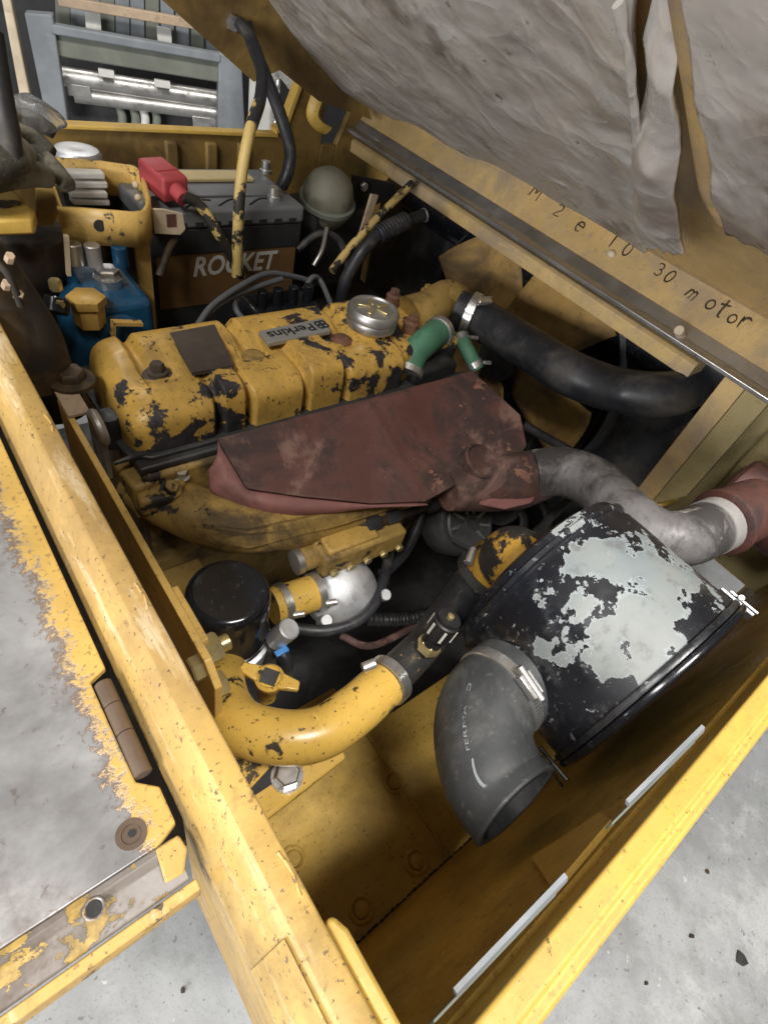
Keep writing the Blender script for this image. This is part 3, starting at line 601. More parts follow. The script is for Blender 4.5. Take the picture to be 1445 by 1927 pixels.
# lifting eye and black cap
le = G(); c = at(186,805,x=.118)
le.ring(c, (1,0,.1), .017, .0062, 28, 8); le.obox(c+V(.0,0,-.042), (.0035,0,0), (0,.013,0), (0,0,.03))
part('lifting_eye', le, M['steel'], en, bevel=.001)
c = at(205,785,z=-.135); part('breather_cap', G().lathe([(.017,-.04),(.017,-.005),(.0155,0),(.014,.004),(.004,.005)], c, (0,0,1), 20), M['black_rubber'], en)
# ------------------------------------------------------------------ heat shield
hs = thing('heat_shield', 'rusty red oxide heat shield over the exhaust manifold', 'heat shield', (.48,.43,-.2))
top = [at(410,826,z=-.146), at(690,752,z=-.140), at(888,699,z=-.140), at(978,782,z=-.150), at(990,838,z=-.156), at(965,880,z=-.165), at(872,905,z=-.172), at(800,944,z=-.184), at(700,948,z=-.190), at(570,935,z=-.189), at(465,920,z=-.187)]
g = G(); g.add(top, [(0,1,8,9,10),(1,2,7,8),(2,3,4,5,6,7)])
part('top_plate', g, M['rust_red'], hs, solid=.0035, smooth=0, bevel=.0012)
lowc = [at(392,885,z=-.185),at(396,925,z=-.205),at(440,950,z=-.217),at(490,968,z=-.222),at(545,973,z=-.224),at(620,968,z=-.222),at(700,950,z=-.212),at(790,946,z=-.19)]
upc = [top[0],top[0].lerp(top[10],.5),top[10],top[10].lerp(top[9],.5),top[9],top[9].lerp(top[8],.5),top[8],top[7]]
def pk(u, v):
    x = u*7; i = min(6, int(x)); f = x-i; a = upc[i].lerp(upc[i+1], f); b = lowc[i].lerp(lowc[i+1], f)
    return a.lerp(b, v)+V(0,-1,.5)*(.010*math.sin(math.pi*v))-V(0,0,.0025)*(1-v)
part('side_cover', G().grid(pk, 40, 10), M['rust_pink'], hs, solid=.002, smooth=80)
part('outlet_cone', G().tube([at(840,925,z=-.20),at(915,912,z=-.20),at(970,905,z=-.195),at(1018,893,z=-.185)], [.030,.043,.046,.041], 20), M['rust_red'], hs, smooth=70)
part('outlet_skirt', G().prism([at(866,908,z=-.176),at(975,862,z=-.168),at(1020,912,z=-.178),at(1000,945,z=-.188),at(950,957,z=-.196),at(905,948,z=-.196)], (0,0,-.004)), M['rust_pink'], hs, bevel=.002)
c = at(905,868,z=-.158); part('access_dimple', G().lathe([(.030,-.012),(.030,.002),(.026,.004),(.024,.000),(.010,-.003),(.001,-.003)], c, (.1,-.35,1), 28), M['rust_red'], hs)
for px, py in ((870,733),(880,738)): pass
# ------------------------------------------------------------------ exhaust pipe and silencer
ex_ = thing('exhaust_pipe', 'mottled grey exhaust pipe bending from heat shield to red silencer', 'exhaust pipe', (.70,.2,-.2))
pth = [at(1000,893,z=-.178),at(1060,888,z=-.165),at(1120,912,z=-.150),at(1175,968,z=-.140),at(1235,1010,z=-.132),at(1292,1012,z=-.126),at(1342,990,z=-.122)]
M['collar'] = paint('pale_collar', (.34,.33,.32), .25, .5, None, ((.12,.10,.09), 20, .5, .72, .7))
part('pipe', G().tube(pth, .0385, 24, 10), M['pipe_grey'], ex_, smooth=80)
pd = (pth[-1]-pth[-2]).normalized(); part('collar', G().lathe([(.0385,-.012),(.0402,-.011),(.0402,.010),(.0385,.011)], pth[-1], pd, 28), M['collar'], ex_, label='pale end collar')
sl = thing('silencer', 'red oxide exhaust silencer at the end of the grey pipe', 'silencer', tuple(pth[-1]+pd*.1+V(0,0,-.1)))
part('cone', G().lathe([(.042,.012),(.048,.015),(.049,.020),(.046,.030),(.045,.06),(.045,.10)], pth[-1], pd, 28), M['rust_red'], sl)
part('drum', G().lathe([(.046,0),(.052,.006),(.052,.13),(.046,.136)], pth[-1]+pd*.11+V(0.02,-.085,-.01), V(0,1,.0), 32), M['rust_red'], sl)
# ------------------------------------------------------------------ air cleaner
AX, AZ, AR = .476, -.136, .123
ac = thing('air_cleaner', 'black drum air cleaner with paint peeled to pale grey', 'air cleaner', (AX,.04,AZ-AR))
PEEL_C = (-.045, .040-.04, .112+AR)
M['air_paint'] = air_paint()
part('canister', G().lathe([(.05,.146),(.105,.144),(.116,.139),(.1185,.131),(.1225,.129),(.1225,.124),(.1195,.122),(.1195,.116),(.121,.114),(.1215,.06),(.122,-.024)], (AX,0,AZ), (0,1,0), 72), M['air_paint'], ac)
part('end_cap', G().lathe([(.122,-.0245),(.1265,-.0255),(.127,-.028),(.126,-.031),(.118,-.034),(.06,-.036)], (AX,0,AZ), (0,1,0), 72), M['black_gloss'], ac)
M['rim'] = paint('chipped_black', (.012,.013,.016), .3, .25, ((.22,.25,.26), 34, .60, 0), ((.08,.08,.08), 14, .5, .75, .5))
part('rim_band', G().lathe([(.1222,-.0175),(.1255,-.018),(.1262,-.0215),(.1255,-.0242),(.1222,-.0245)], (AX,0,AZ), (0,1,0), 72), M['rim'], ac)
for a in (33, 212):
    d = V(math.cos(R(a)),0,math.sin(R(a))); t = V(-d.z,0,d.x); c = V(AX,-.022,AZ)+d*.131
    lt = part('latch', G().obox(c, d*.002, t*.010, V(0,.020,0)), M['alu'] if a == 33 else M['black_gloss'], ac, bevel=.001)
    part('latch_lever', G().prism([c+d*.003-t*.009+V(0,.012,0),c+d*.003+t*.009+V(0,.012,0),c+d*.006+t*.003+V(0,-.022,0),c+d*.006-t*.003+V(0,-.022,0)], d*.003), M['alu'] if a == 33 else M['black_gloss'], lt, bevel=.0008)
    part('latch_pin', G().cyl(c+d*.005-t*.013, c+d*.005+t*.013, .0035, 10), M['alu'] if a == 33 else M['black_gloss'], lt)
part('inlet_neck', G().lathe([(.043,0),(.043,.055),(.050,.07)], (.335,.062,-.158), (1,0,0), 32), M['black_gloss'], ac)
# rubber inlet elbow
el = thing('rubber_elbow', 'dusty black rubber elbow hose on the air cleaner inlet, open at one end', 'rubber elbow', (.30,.03,-.21))
ep = catmull([V(.372,.062,-.158),V(.350,.062,-.158),V(.322,.058,-.160),V(.296,.040,-.163),V(.282,.016,-.166),V(.277,-.006,-.166),V(.276,-.026,-.162)], 8)
er = lambda k: .0475-.003*sstep(.0,.25,k)+.0005*math.sin(k*20)
g = G().tube(ep, er, 36, raw=True, caps=False)
part('hose', g, M['grey_rubber'], el, solid=.008, smooth=80)
Fm = frames(ep); n = len(Fm)
def on_tube(F, k, ang, r):
    x = k*(len(F)-1); i = min(len(F)-2, int(x)); f = x-i; p, t, u, q = F[i]; p2, _, u2, q2 = F[i+1]
    return p.lerp(p2, f)+(u.lerp(u2, f)*math.cos(ang)+q.lerp(q2, f)*math.sin(ang)).normalized()*r
M['faded_print'] = paint('faded_print', (.26,.285,.30), .3, .8, ((.07,.075,.08), 90, .545, 0))
vs, fs = text('FERMARIO', 1., spacing=1.05); mx = max(q.x for q in vs)
def ang0(k): return 0
A0 = R(34)
part('lettering', G().add([on_tube(Fm, .62-.24*q.x/mx, A0+q.y*.105, .0492) for q in vs], fs), M['faded_print'], el)
def stripe(k0, k1, w0, w1):
    return G().grid(lambda u, v: on_tube(Fm, lerp(k0, k1, u), A0+(v-.5)*lerp(w0, w1, u)+.05*math.sin(u*3), .0492), 12, 2)
part('paint_stroke', stripe(.66, .82, .04, .07), M['faded_print'], el)
F8 = Fm[11]; cl = part('hose_clamp', G().band(F8[0], F8[1], .0502, .013, .0022, 48), M['steel_bright'], el, label='stainless worm drive clamp')
d = (V(0,-.35,1)-F8[1]*V(0,-.35,1).dot(F8[1])).normalized(); t = F8[1].cross(d)
part('screw_housing', G().obox(F8[0]+d*.0535, t*.013, F8[1]*.0075, d*.0045), M['steel_bright'], cl, bevel=.0015)
part('screw', G().cyl(F8[0]+d*.056-t*.017, F8[0]+d*.056+t*.02, .0042, 12), M['steel'], cl)
for k in range(12):
    a = R(22+k*4.2); sg = -1 if t.y > 0 else 1; dd = (d*math.cos(a)+t*sg*math.sin(a)).normalized()
    part('band_slot', G().obox(F8[0]+dd*.0504, F8[1]*.0035, dd.cross(F8[1])*.0007, dd*.0002), M['dark_metal'], cl)
# ------------------------------------------------------------------ intake plumbing
it = thing('intake_pipe', 'bright yellow curved steel intake pipe with paint chips', 'intake pipe', (.15,.15,-.25))
ip_ = [at(455,1180,z=-.40),at(432,1235,z=-.33),at(418,1290,z=-.25),at(445,1358,z=-.200),at(520,1386,z=-.186),at(600,1380,z=-.185),at(668,1336,z=-.19),at(722,1288,z=-.195)]
part('pipe', G().tube(ip_, .0252, 28, 10), M['yellow_pipe'], it, smooth=80)
M['sleeve'] = paint('chipped_sleeve', (.035,.035,.036), .3, .42, ((.38,.24,.08), 40, .60, 0), ((.12,.11,.10), 12, .5, .75, .5), spk=.66)
od = thing('intake_hose', 'grimy dark sleeve hose between yellow intake pipe and air cleaner outlet', 'hose', (.3,.2,-.3))
hp_ = [at(700,1308,z=-.194),at(735,1276,z=-.197),at(790,1222,z=-.215),at(850,1150,z=-.235),at(905,1090,z=-.225),at(925,1065,z=-.21)]
part('sleeve', G().tube(hp_[:3]+[at(815,1195,z=-.222)], .0215, 24), M['sleeve'], od, smooth=80)
part('duct', G().tube([at(800,1210,z=-.24)]+hp_[3:], [.022,.027,.034,.038], 24), M['black_rubber'], od, smooth=80)
dd = (hp_[1]-hp_[0]).normalized(); cl = part('hose_clamp', G().band(hp_[1]-dd*.004, dd, .0275, .014, .003, 36), M['steel_bright'], od)
part('screw', G().cyl(at(682,1258,z=-.152), at(706,1248,z=-.150), .0055, 10), M['steel_bright'], cl)
ds = (at(860,1155,z=-.15)-at(800,1215,z=-.165)).normalized()
ri = thing('restriction_indicator', 'small black capped air restriction indicator on the intake hose', 'indicator', tuple(at(800,1215,z=-.18)))
p0 = at(812,1208,z=-.175); ax = (at(846,1163,z=-.135)-p0); L = ax.length
part('body', G().lathe([(.010,-.012),(.012,0),(.012,L*.3),(.0155,L*.34),(.0155,L*.86),(.0135,L*.9),(.0135,L),(.0035,L+.0005)], p0, ax, 24), M['black'], ri)
part('button', G().lathe([(.004,0),(.004,.004),(.002,.005)], p0+ax.normalized()*L, ax, 14), M['zinc'], ri)
part('base_nut', G().hexnut(p0-ax.normalized()*.012, ax, .014, .013), M['zinc'], ri)
for k in range(6):
    q, t2 = p0+ax*.6, ax.normalized(); u = t2.orthogonal().normalized(); u = Matrix.Rotation(k*math.pi/3, 3, t2) @ u
    part('window_rib', G().obox(q+u*.0157, t2*.008, t2.cross(u)*.0014, u*.0007), M['letter_grey'], ri)
oe = thing('outlet_elbow', 'yellow and black flaking elbow on the back of the air cleaner', 'elbow', (.45,.2,-.25))
op = [V(.478,.140,-.140),V(.476,.172,-.148),at(962,1058,z=-.170),at(930,1070,z=-.195),at(905,1094,z=-.220)]
M['flake'] = paint('flaking_yellow', (.50,.28,.04), .2, .4, ((.025,.022,.02), 20, .47, 0), (BRN, 9, .40, .65, .8))
part('elbow', G().tube(op, [.042,.043,.042,.040,.038], 26), M['flake'], oe, smooth=80)
F = frames(catmull(op, 8)); p, t, u, q = F[-4]
cl = part('hose_clamp', G().band(p, t, .0435, .012, .0025, 40), M['dark_metal'], oe)
c = at(880,1060,z=-.17); part('screw', G().cyl(c, c+V(.02,.012,.004), .0055, 10), M['steel_bright'], cl)
# ------------------------------------------------------------------ oil filter and neighbours
of = thing('oil_filter', 'glossy black spin-on oil filter can standing on end', 'oil filter', (.172,.328,-.30))
part('can', G().lathe([(.049,-.098),(.0495,-.09),(.0485,-.012),(.0470,-.006),(.0435,-.0015),(.038,0.0),(.001,.0006)], (.172,.328,-.2), (0,0,1), 48), M['black_gloss'], of, smooth=60)
part('seam', G().ring((.172,.328,-.288), (0,0,1), .0495, .0025, 48, 8), M['black_gloss'], of)
part('filter_head', G().lathe([(.050,-.14),(.054,-.13),(.054,-.102),(.045,-.0985)], (.172,.328,-.2), (0,0,1), 32), M['alu'], of)
fv = thing('filter_valve', 'small grey valve with blue tag beside the black oil filter', 'valve', (.21,.28,-.33))
c = at(518,1205,z=-.29); part('body', G().cyl(c, c+V(.012,-.01,.035), .014, 18), M['alu'], fv); part('stem', G().cyl(c+V(-.01,-.012,-.04), c+V(0,-.004,0), .010, 14), M['dark_metal'], fv)
part('elbow_fitting', G().tube([c+V(0,-.012,-.01),c+V(.004,-.024,-.02),c+V(.004,-.03,-.05)], .009, 14), M['black_rubber'], fv)
part('blue_tag', G().obox(at(530,1226,z=-.285), (.009,0,0), (0,.004,0), (0,0,.002)), paint('tag_blue', (.05,.22,.55), .2, .5), fv, bevel=.001)
wv = thing('dipstick_cap', 'yellow wing shaped filler cap below the oil filter', 'filler cap', tuple(at(510,1285,z=-.30)))
c = at(507,1278,z=-.255)
part('neck', G().lathe([(.011,-.045),(.012,-.012),(.017,-.006),(.017,.004),(.014,.007),(.012,.005),(.001,.005)], c, (0,0,1), 24), M['yellow_pipe'], wv)
ax = (at(545,1290,z=-.255)-at(466,1262,z=-.255)).normalized(); pp = V(-ax.y, ax.x, 0)
for sgn in (1,-1): part('wing', G().prism([c+ax*sgn*.012+pp*.010,c+ax*sgn*.034+pp*.007,c+ax*sgn*.036-pp*.004,c+ax*sgn*.012-pp*.010], (0,0,.007)), M['yellow_pipe'], wv, bevel=.002)
part('square_recess', G().obox(c+V(0,0,.006), ax*.009, pp*.009, (0,0,.001)), M['dark_metal'], wv)
# fuel pump cluster
fp = thing('fuel_pump', 'yellow chipped pump with silver dome and clamped hose stub', 'pump', (.30,.33,-.40))
a, b = at(590,1045,z=-.275), at(742,990,z=-.275); d = (b-a).normalized(); s = V(-d.y, d.x, 0)
part('body', G().obox((a+b)/2, (b-a)/2, s*.030, V(0,0,.022)), M['yellow_dirty'], fp, bevel=.006, seg=3)
part('top_cover', G().obox(a.lerp(b,.36)+V(0,0,.023), d*.042, s*.024, V(0,0,.006)), M['yellow'], fp, bevel=.004)
for k in range(5): c = a.lerp(b,.1+.2*k)-s*.033+V(0,0,-.005); part('bolt', G().hexnut(c, -s, .0065, .007), M['zinc'], fp)
for k in range(3): c = a.lerp(b,.55+.2*k)+s*.018+V(0,0,.022); part('fitting', G().lathe([(.011,0),(.011,.012),(.008,.014),(.008,.026)], c, (0,0,1), 16), M['brown_cast'] if k != 1 else M['dark_metal'], fp)
part('inlet_stub', G().cyl(a-d*.03, a+d*.004, .018, 20), M['yellow_dirty'], fp); part('stub_clamp', G().band(a-d*.026, d, .0195, .010, .002, 28), M['steel'], fp)
c = at(650,1118,z=-.33); part('dome', G().lathe([(.055,-.03),(.055,-.004),(.050,.008),(.036,.018),(.014,.024),(.001,.025)], c, (-.1,-.55,.6), 32), M['alu'], fp)
for sx in (-.03,.03): part('dome_lug', G().cyl(c+d*sx*1.7+V(0,-.02,-.012), c+d*sx*1.7+V(0,-.03,.006), .009, 12), M['alu'], fp)
sb = thing('hose_stub', 'short yellow coolant stub clamped between oil filter and silver dome', 'pipe stub', tuple(at(550,1130,z=-.36)))
a, b = at(512,1142,z=-.30), at(600,1112,z=-.305); d = (b-a).normalized()
part('stub', G().tube([a,a.lerp(b,.5),b], .026, 22), M['yellow_pipe'], sb, smooth=80)
for k in (.22,.92): q = part('clamp', G().band(a.lerp(b,k), d, .0285, .012, .0025, 30), M['steel_bright'], sb); part('screw', G().cyl(a.lerp(b,k)+V(0,-.026,.006), a.lerp(b,k)+V(.014,-.032,.008), .0048, 10), M['steel_bright'], q)
lp = [at(508,1150,z=-.33),at(540,1178,z=-.33),at(620,1186,z=-.33),at(690,1155,z=-.33),at(722,1090,z=-.33),at(735,1020,z=-.34)]
solo('loop_hose', G().tube(lp, .0085, 12, 10), M['black_rubber'], 'thin black rubber hose looping under the silver dome', 'hose', smooth=80)
solo('corrugated_loom', G().tube([at(690,1165,z=-.40),at(760,1165,z=-.41),at(830,1150,z=-.42)], lambda k: .011+.0014*math.sin(k*150), 12, 40), M['black'], 'dark corrugated wiring loom behind the intake hose', 'wiring loom', smooth=80)
# alternator
al = thing('alternator', 'dark grey alternator with vented pulley face under the heat shield', 'alternator', (.5,.33,-.42))
c = at(882,985,z=-.30); dn = V(-.1,-.62,.72).normalized()
part('housing', G().lathe([(.05,-.07),(.056,-.06),(.056,-.008),(.05,0)], c-dn*.004, dn, 32), M['dark_metal'], al)
part('fan_face', G().lathe([(.046,0),(.046,.004),(.042,.006),(.040,.002),(.016,.002),(.016,.008),(.010,.009),(.009,.003)], c, dn, 40), M['dark_metal'], al)
u = dn.orthogonal().normalized()
for k in range(9):
    q = Matrix.Rotation(k*2*math.pi/9, 3, dn) @ u; part('vent_rib', G().obox(c+q*.028+dn*.004, q*.012, dn.cross(q)*.0022, dn*.0025), M['steel'], al)
part('pulley', G().lathe([(.04,0),(.045,.002),(.036,.009),(.045,.016),(.04,.018)], c+V(.09,.02,-.01), (1,0,0), 28), M['dark_metal'], al)
part('bracket', G().prism([at(850,1010,z=-.29),at(880,1025,z=-.29),at(905,1040,z=-.29),at(912,1015,z=-.29),at(870,985,z=-.29)], (0,0,-.01)), M['dark_metal'], al)
for k, (a, b) in enumerate((((960,960),(1000,1020)),((1010,950),(960,1040)))):
    pts = [at(960+k*55,935,z=-.36),at(985+k*45,975,z=-.38),at(975+k*40,1010,z=-.40),at(940+k*40,1060,z=-.42)]
    solo('drive_belt', G().tube(pts, .011, 10, squash=.5), M['dark_metal'], ('dark drive belt run beside the alternator', 'dark drive belt run next to the exhaust pipe')[k], 'belt', smooth=80)
fd = thing('fuel_line', 'dull fuel line fittings running along under the heat shield', 'fuel line', tuple(at(720,985,z=-.28)))
part('line', G().tube([at(640,985,z=-.252),at(700,985,z=-.250),at(760,965,z=-.25),at(840,935,z=-.25),at(900,925,z=-.25)], .009, 12), M['brown_cast'], fd, smooth=80)
for px, py in ((648,985),(700,985),(735,972),(815,945)):
    c = at(px,py,z=-.25); part('union', G().hexnut(c-V(.012,-.002,0), (1,-.15,0), .016, .024), M['yellow_dirty'] if px < 690 else M['dark_metal'], fd)
# ------------------------------------------------------------------ coolant hoses
rh = thing('radiator_hose', 'thick black rubber radiator hose sweeping from thermostat to radiator', 'radiator hose', (.85,.4,-.2))
hpts = [at(858,582,z=-.105), at(905,602,z=-.105), at(985,650,z=-.095), at(1075,704,z=-.085), at(1165,735,z=-.080), at(1255,742,x=.88), at(1325,715,x=1.0)]
part('hose', G().tube(hpts, [.036,.036,.036,.036,.036,.036,.036], 28, 10), M['black_rubber'], rh, smooth=80)
hdv = (hpts[1]-hpts[0]).normalized(); c = hpts[0].lerp(hpts[1], .6)
cl = part('hose_clamp', G().band(c, hdv, .0415, .016, .0025, 40), M['steel_bright'], rh)
q = at(908,566,z=-.062); part('screw', G().cyl(q-V(.012,0,0), q+V(.014,-.006,0), .006, 10), M['steel_bright'], cl); part('screw_tail', G().prism([q+V(.0,.008,.0),q+V(.0,-.006,.0),q+V(.02,-.004,.004)], (0,0,.004)), M['steel_bright'], cl)
gh = thing('bypass_hose', 'short green bypass hose with clamps beside the valve cover', 'hose', tuple(at(790,690,z=-.17)))
gp = [at(765,705,z=-.150), at(778,668,z=-.128), at(805,640,z=-.112), at(832,620,z=-.108)]
part('hose', G().tube(gp, [.024,.024,.024,.023], 20), M['green_rubber'], gh, smooth=80)
for i, j, k in ((0,1,.15),(2,3,.8)): part('clamp', G().band(gp[i].lerp(gp[j],k), gp[j]-gp[i], .0268, .012, .002, 30), M['steel'], gh)
sh2 = thing('heater_hose', 'thin faded green heater hose with silver clamps next to the radiator hose', 'hose', tuple(at(880,660,z=-.17)))
gp = [at(866,632,z=-.120), at(880,660,z=-.128), at(898,695,z=-.150)]
part('hose', G().tube(gp, .0125, 16), M['green_rubber'], sh2, smooth=80)
for i, k in ((0,.25),(1,.75)):
    q = part('clamp', G().band(gp[i].lerp(gp[i+1],k), gp[i+1]-gp[i], .0148, .012, .002, 24), M['steel_bright'], sh2)
    part('screw', G().cyl(gp[i].lerp(gp[i+1],k)+V(.012,-.006,.006), gp[i].lerp(gp[i+1],k)+V(.026,-.012,.006), .004, 10), M['steel_bright'], q)
# ------------------------------------------------------------------ battery
bt = thing('battery', 'black battery with brown ROCKET label on the far side of the bay', 'battery', (.47,.985,-.262))
bx0, bx1, by0, by1, btz = .318, .602, .896, 1.068, -.026
part('case', G().box((bx0+.006,by0+.005,-.2615),(bx1-.006,by1-.005,btz-.030)), M['battery_black'], bt, bevel=.004)
part('shoulder', G().box((bx0+.003,by0+.002,btz-.072),(bx1-.003,by1-.002,btz-.0302)), M['battery_black'], bt, bevel=.002)
lid = part('lid', G().box((bx0,by0,btz-.030),(bx1,by1,btz-.0)), M['battery_lid'], bt, bevel=.006, seg=3)
part('lid_panel', G().box((bx0+.06,by0+.045,btz+.0003),(bx1-.05,by0+.085,btz+.004)), M['battery_lid'], lid, bevel=.001)
part('cell_strip', G().box((bx0+.03,by0+.105,btz+.0003),(bx1-.045,by0+.145,btz+.007)), M['label_cream'], lid, bevel=.002)
for px, py in ((500,325),(515,375)): c = at(px,py,z=btz); part('terminal', G().lathe([(.012,0),(.012,.006),(.009,.007),(.0085,.02),(.006,.021)], c, (0,0,1), 18), M['steel_bright'], lid)
p0 = at(362,520,y=by0+.0033); p1 = at(522,496,y=by0+.0033)
lb = part('label', G().box((bx0+.012,by0+.0035,p0.z-.055),(bx1-.010,by0+.0049,at(520,446,y=by0).z)), M['label_brown'], bt)
vs, fs = text('ROCKET', 1., shear=.25, bold=.025); mx = max(q.x for q in vs); s = (p1.x-p0.x)/mx
part('lettering', G().add([V(p0.x+q.x*s, by0+.0031, p0.z+q.y*s*1.15) for q in vs], fs), M['letter_grey'], lb, label='silver ROCKET lettering')
part('sub_lettering', G().add([V(lerp(p0.x,p1.x,.66)+q.x*s*.28, by0+.0031, -.128+q.y*s*.3) for q in text('BATTERY', 1., bold=.02)[0]], text('BATTERY', 1., bold=.02)[1]), M['label_cream'], lb) if False else None
rc = thing('terminal_cover', 'red plastic battery terminal boot', 'terminal cover', tuple(at(310,345,z=btz)))
tc = at(308,338,z=.004); ax = (at(345,368,z=-.004)-at(285,318,z=.004)).normalized(); sd_ = V(-ax.y, ax.x, 0).normalized()
part('boot', G().obox(tc, ax*.034, sd_*.022, V(0,0,.018)), M['red_plastic'], rc, bevel=.005, seg=3)
part('boot_sleeve', G().cyl(tc+ax*.03, tc+ax*.052+V(0,0,-.004), .012, 14), M['red_plastic'], rc)
part('boot_rib', G().obox(tc+ax*.010+V(0,0,.0183), ax*.003, sd_*.018, V(0,0,.0012)), M['red_plastic'], rc)
solo('positive_cable', G().tube([tc+ax*.050, at(375,385,y=.885), at(405,430,y=.872), at(432,475,y=.87), at(455,520,y=.868)], .0085, 12), M['tan_rod'], 'dark battery cable with tan flecks leaving the red boot', 'cable', smooth=80)
lug = thing('battery_hold_down', 'pale bent steel hold down tab with square hole beside the battery', 'bracket', tuple(at(320,430,y=.87)))
q = [at(287,393,y=.86),at(310,394,y=.86),at(345,402,y=.86),at(350,432,y=.86),at(340,443,y=.86),at(292,440,y=.86)]
part('tab', G().prism(q, (0,.004,0)), M['cream'], lug, bevel=.001)
c = at(323,415,y=.8595); part('tab_hole', G().obox(c, (.007,0,0), (0,.0004,0), (0,0,.009)), M['rust_red'], lug)
# hood prop rod and earth cable
pr = thing('prop_rod', 'hood prop rod with flaking tan paint standing in front of the battery', 'prop rod', tuple(at(448,520,y=.86)))
rp = [at(446,520,y=.862), at(448,430,y=.862), at(455,330,y=.868), at(472,240,y=.90), at(490,183,y=.955)]
part('rod', G().tube(rp, .0088, 14), M['tan_rod'], pr, smooth=80)
part('rod_grip', G().tube([at(474,236,y=.90), at(490,185,y=.95), at(492,130,y=1.0), at(474,75,y=1.05), at(450,42,y=1.08)], .0095, 14), M['black_rubber'], pr, smooth=80)
c = at(438,42,y=1.10); part('pivot_bolt', G().hexnut(c, (-.3,-1,0), .012, .014), M['steel_bright'], pr)
solo('earth_cable', G().tube([at(462,45,y=1.08), at(490,120,y=1.05), at(522,200,y=1.0), at(545,275,y=.97), at(543,320,y=.95), at(530,352,z=btz+.01)], .011, 14), M['black_rubber'], 'thick black cable dropping from hood hinge to battery terminal', 'cable', smooth=80)
# grey dome solenoid right of the battery
so = thing('horn_dome', 'olive grey round dome unit with black bracket right of the battery', 'horn', tuple(at(625,380,y=.95)))
c = at(622,350,y=.97); part('dome', G().lathe([(.034,-.075),(.046,-.055),(.050,-.03),(.049,-.01),(.043,.010),(.030,.022),(.012,.027),(.001,.0275)], c, (-.1,-.25,1), 36).jitter(.004, 25), M['solenoid'], so)
part('flange', G().lathe([(.049,-.036),(.056,-.034),(.056,-.026),(.049,-.024)], c, (-.1,-.25,1), 36), M['olive_steel'], so)
part('bracket', G().prism([at(665,330,y=.98),at(740,345,y=.98),at(745,365,y=.98),at(700,390,y=.98),at(662,380,y=.98)], (0,.006,0)), M['black'], so)
c = at(683,350,y=.978); part('bolt', G().hexnut(c, (0,-1,0), .009, .008), M['steel'], so)
part('lower_body', G().box((c.x-.13,.95,-.22),(c.x+.02,1.05,-.06)), M['black'], so, bevel=.01)
# speedometer-like cable with connector
kc = thing('connector_cable', 'ribbed black connector on a cable angled in front of the shroud', 'cable', tuple(at(700,460,y=.82)))
part('cable', G().tube([at(640,585,y=.80), at(650,530,y=.80), at(680,475,y=.80), at(715,440,y=.81)], .012, 14), M['black_rubber'], kc, smooth=80)
part('connector', G().tube([at(712,442,y=.81), at(738,428,y=.81), at(765,416,y=.81)], lambda k: .0165+.0008*math.sin(k*60), 16, 16), M['black_rubber'], kc, smooth=80)
part('plug', G().tube([at(765,416,y=.81), at(783,410,y=.81), at(798,404,y=.81)], .011, 14), M['black'], kc, smooth=80); part('ring', G().ring(at(798,405,y=.81), at(800,404,y=.81)-at(783,410,y=.81), .011, .002, 20, 6), M['steel'], kc)
solo('thin_rod', G().tube([at(625,510,y=.86), at(660,465,y=.88), at(715,405,y=.9), at(775,345,y=.92)], .008, 12), M['tan_rod'], 'thin dirty control rod leaning behind the ribbed connector', 'rod', smooth=80)
solo('flat_link', G().prism([at(675,450,y=.90),at(686,450,y=.90),at(712,368,y=.90),at(700,366,y=.90)], (0,.006,0)), M['beige'], 'flat tan linkage strip standing beside the dome unit', 'linkage')
# dark injection pump behind the valve cover with wires
inj = thing('injection_pump', 'black fuel injection pump behind the valve cover', 'injection pump', (.50,.79,-.25))
part('body', G().box((.43,.74,-.26),(.57,.83,-.135)), M['black_gloss'], inj, bevel=.015, seg=3)
for k in range(4): part('outlet', G().cyl((.455+k*.03,.775,-.136),(.455+k*.03,.775,-.105),.009,14), M['black_gloss'], inj)
c = at(688,487,y=.84); 
wp = [[at(372,612,y=.72), at(400,575,y=.74), at(450,540,y=.76), at(505,515,y=.79), at(560,522,y=.80), at(585,530,y=.80)],
      [at(375,606,y=.73), at(420,568,y=.75), at(470,545,y=.77), at(530,525,y=.79)],
      [at(440,560,y=.76), at(446,585,y=.75), at(462,605,y=.73)],
      [at(573,545,y=.79), at(588,522,y=.80), at(604,530,y=.80), at(625,578,y=.74)]]
for k, q in enumerate(wp):
    solo('wire', G().tube(q, .0048, 10), M['wire_grey'], ('grey wire looping from the nameplate end towards the battery', 'second grey wire running under the long looped wire', 'short grey wire dropping to the valve cover rear edge', 'bent grey pipe beside the oil filler cap')[k], 'wire', smooth=80)
# ------------------------------------------------------------------ top left corner: bracket ring, blue valve, castings, glove
rg_ = thing('lever_bracket', 'yellow ring shaped lever bracket with one round hole', 'bracket', tuple(at(180,440,z=-.05)))
rim = [at(108,388,z=0), at(262,400,z=0), at(277,393,z=0), at(280,372,z=0), at(268,325,z=0), at(250,312,z=0), at(190,303,z=0), at(100,296,z=0)]
g = G(); m = len(rim)
pts = [rim[0]]+catmull([rim[0].lerp(rim[1],.93), rim[1].lerp(rim[2],.6), rim[2].lerp(rim[3],.4), rim[3], rim[3].lerp(rim[4],.3)], 4)+catmull([rim[3].lerp(rim[4],.9), rim[4].lerp(rim[5],.5), rim[5], rim[5].lerp(rim[6],.2)], 4)+rim[6:]; m = len(pts)
vs = [];
for p in pts: vs += [p, p+V(0,0,-.048)]
g.add(vs, [(2*i, 2*i+1, 2*i+3, 2*i+2) for i in range(m-1)])
part('ring_band', g, M['yellow'], rg_, solid=.006)
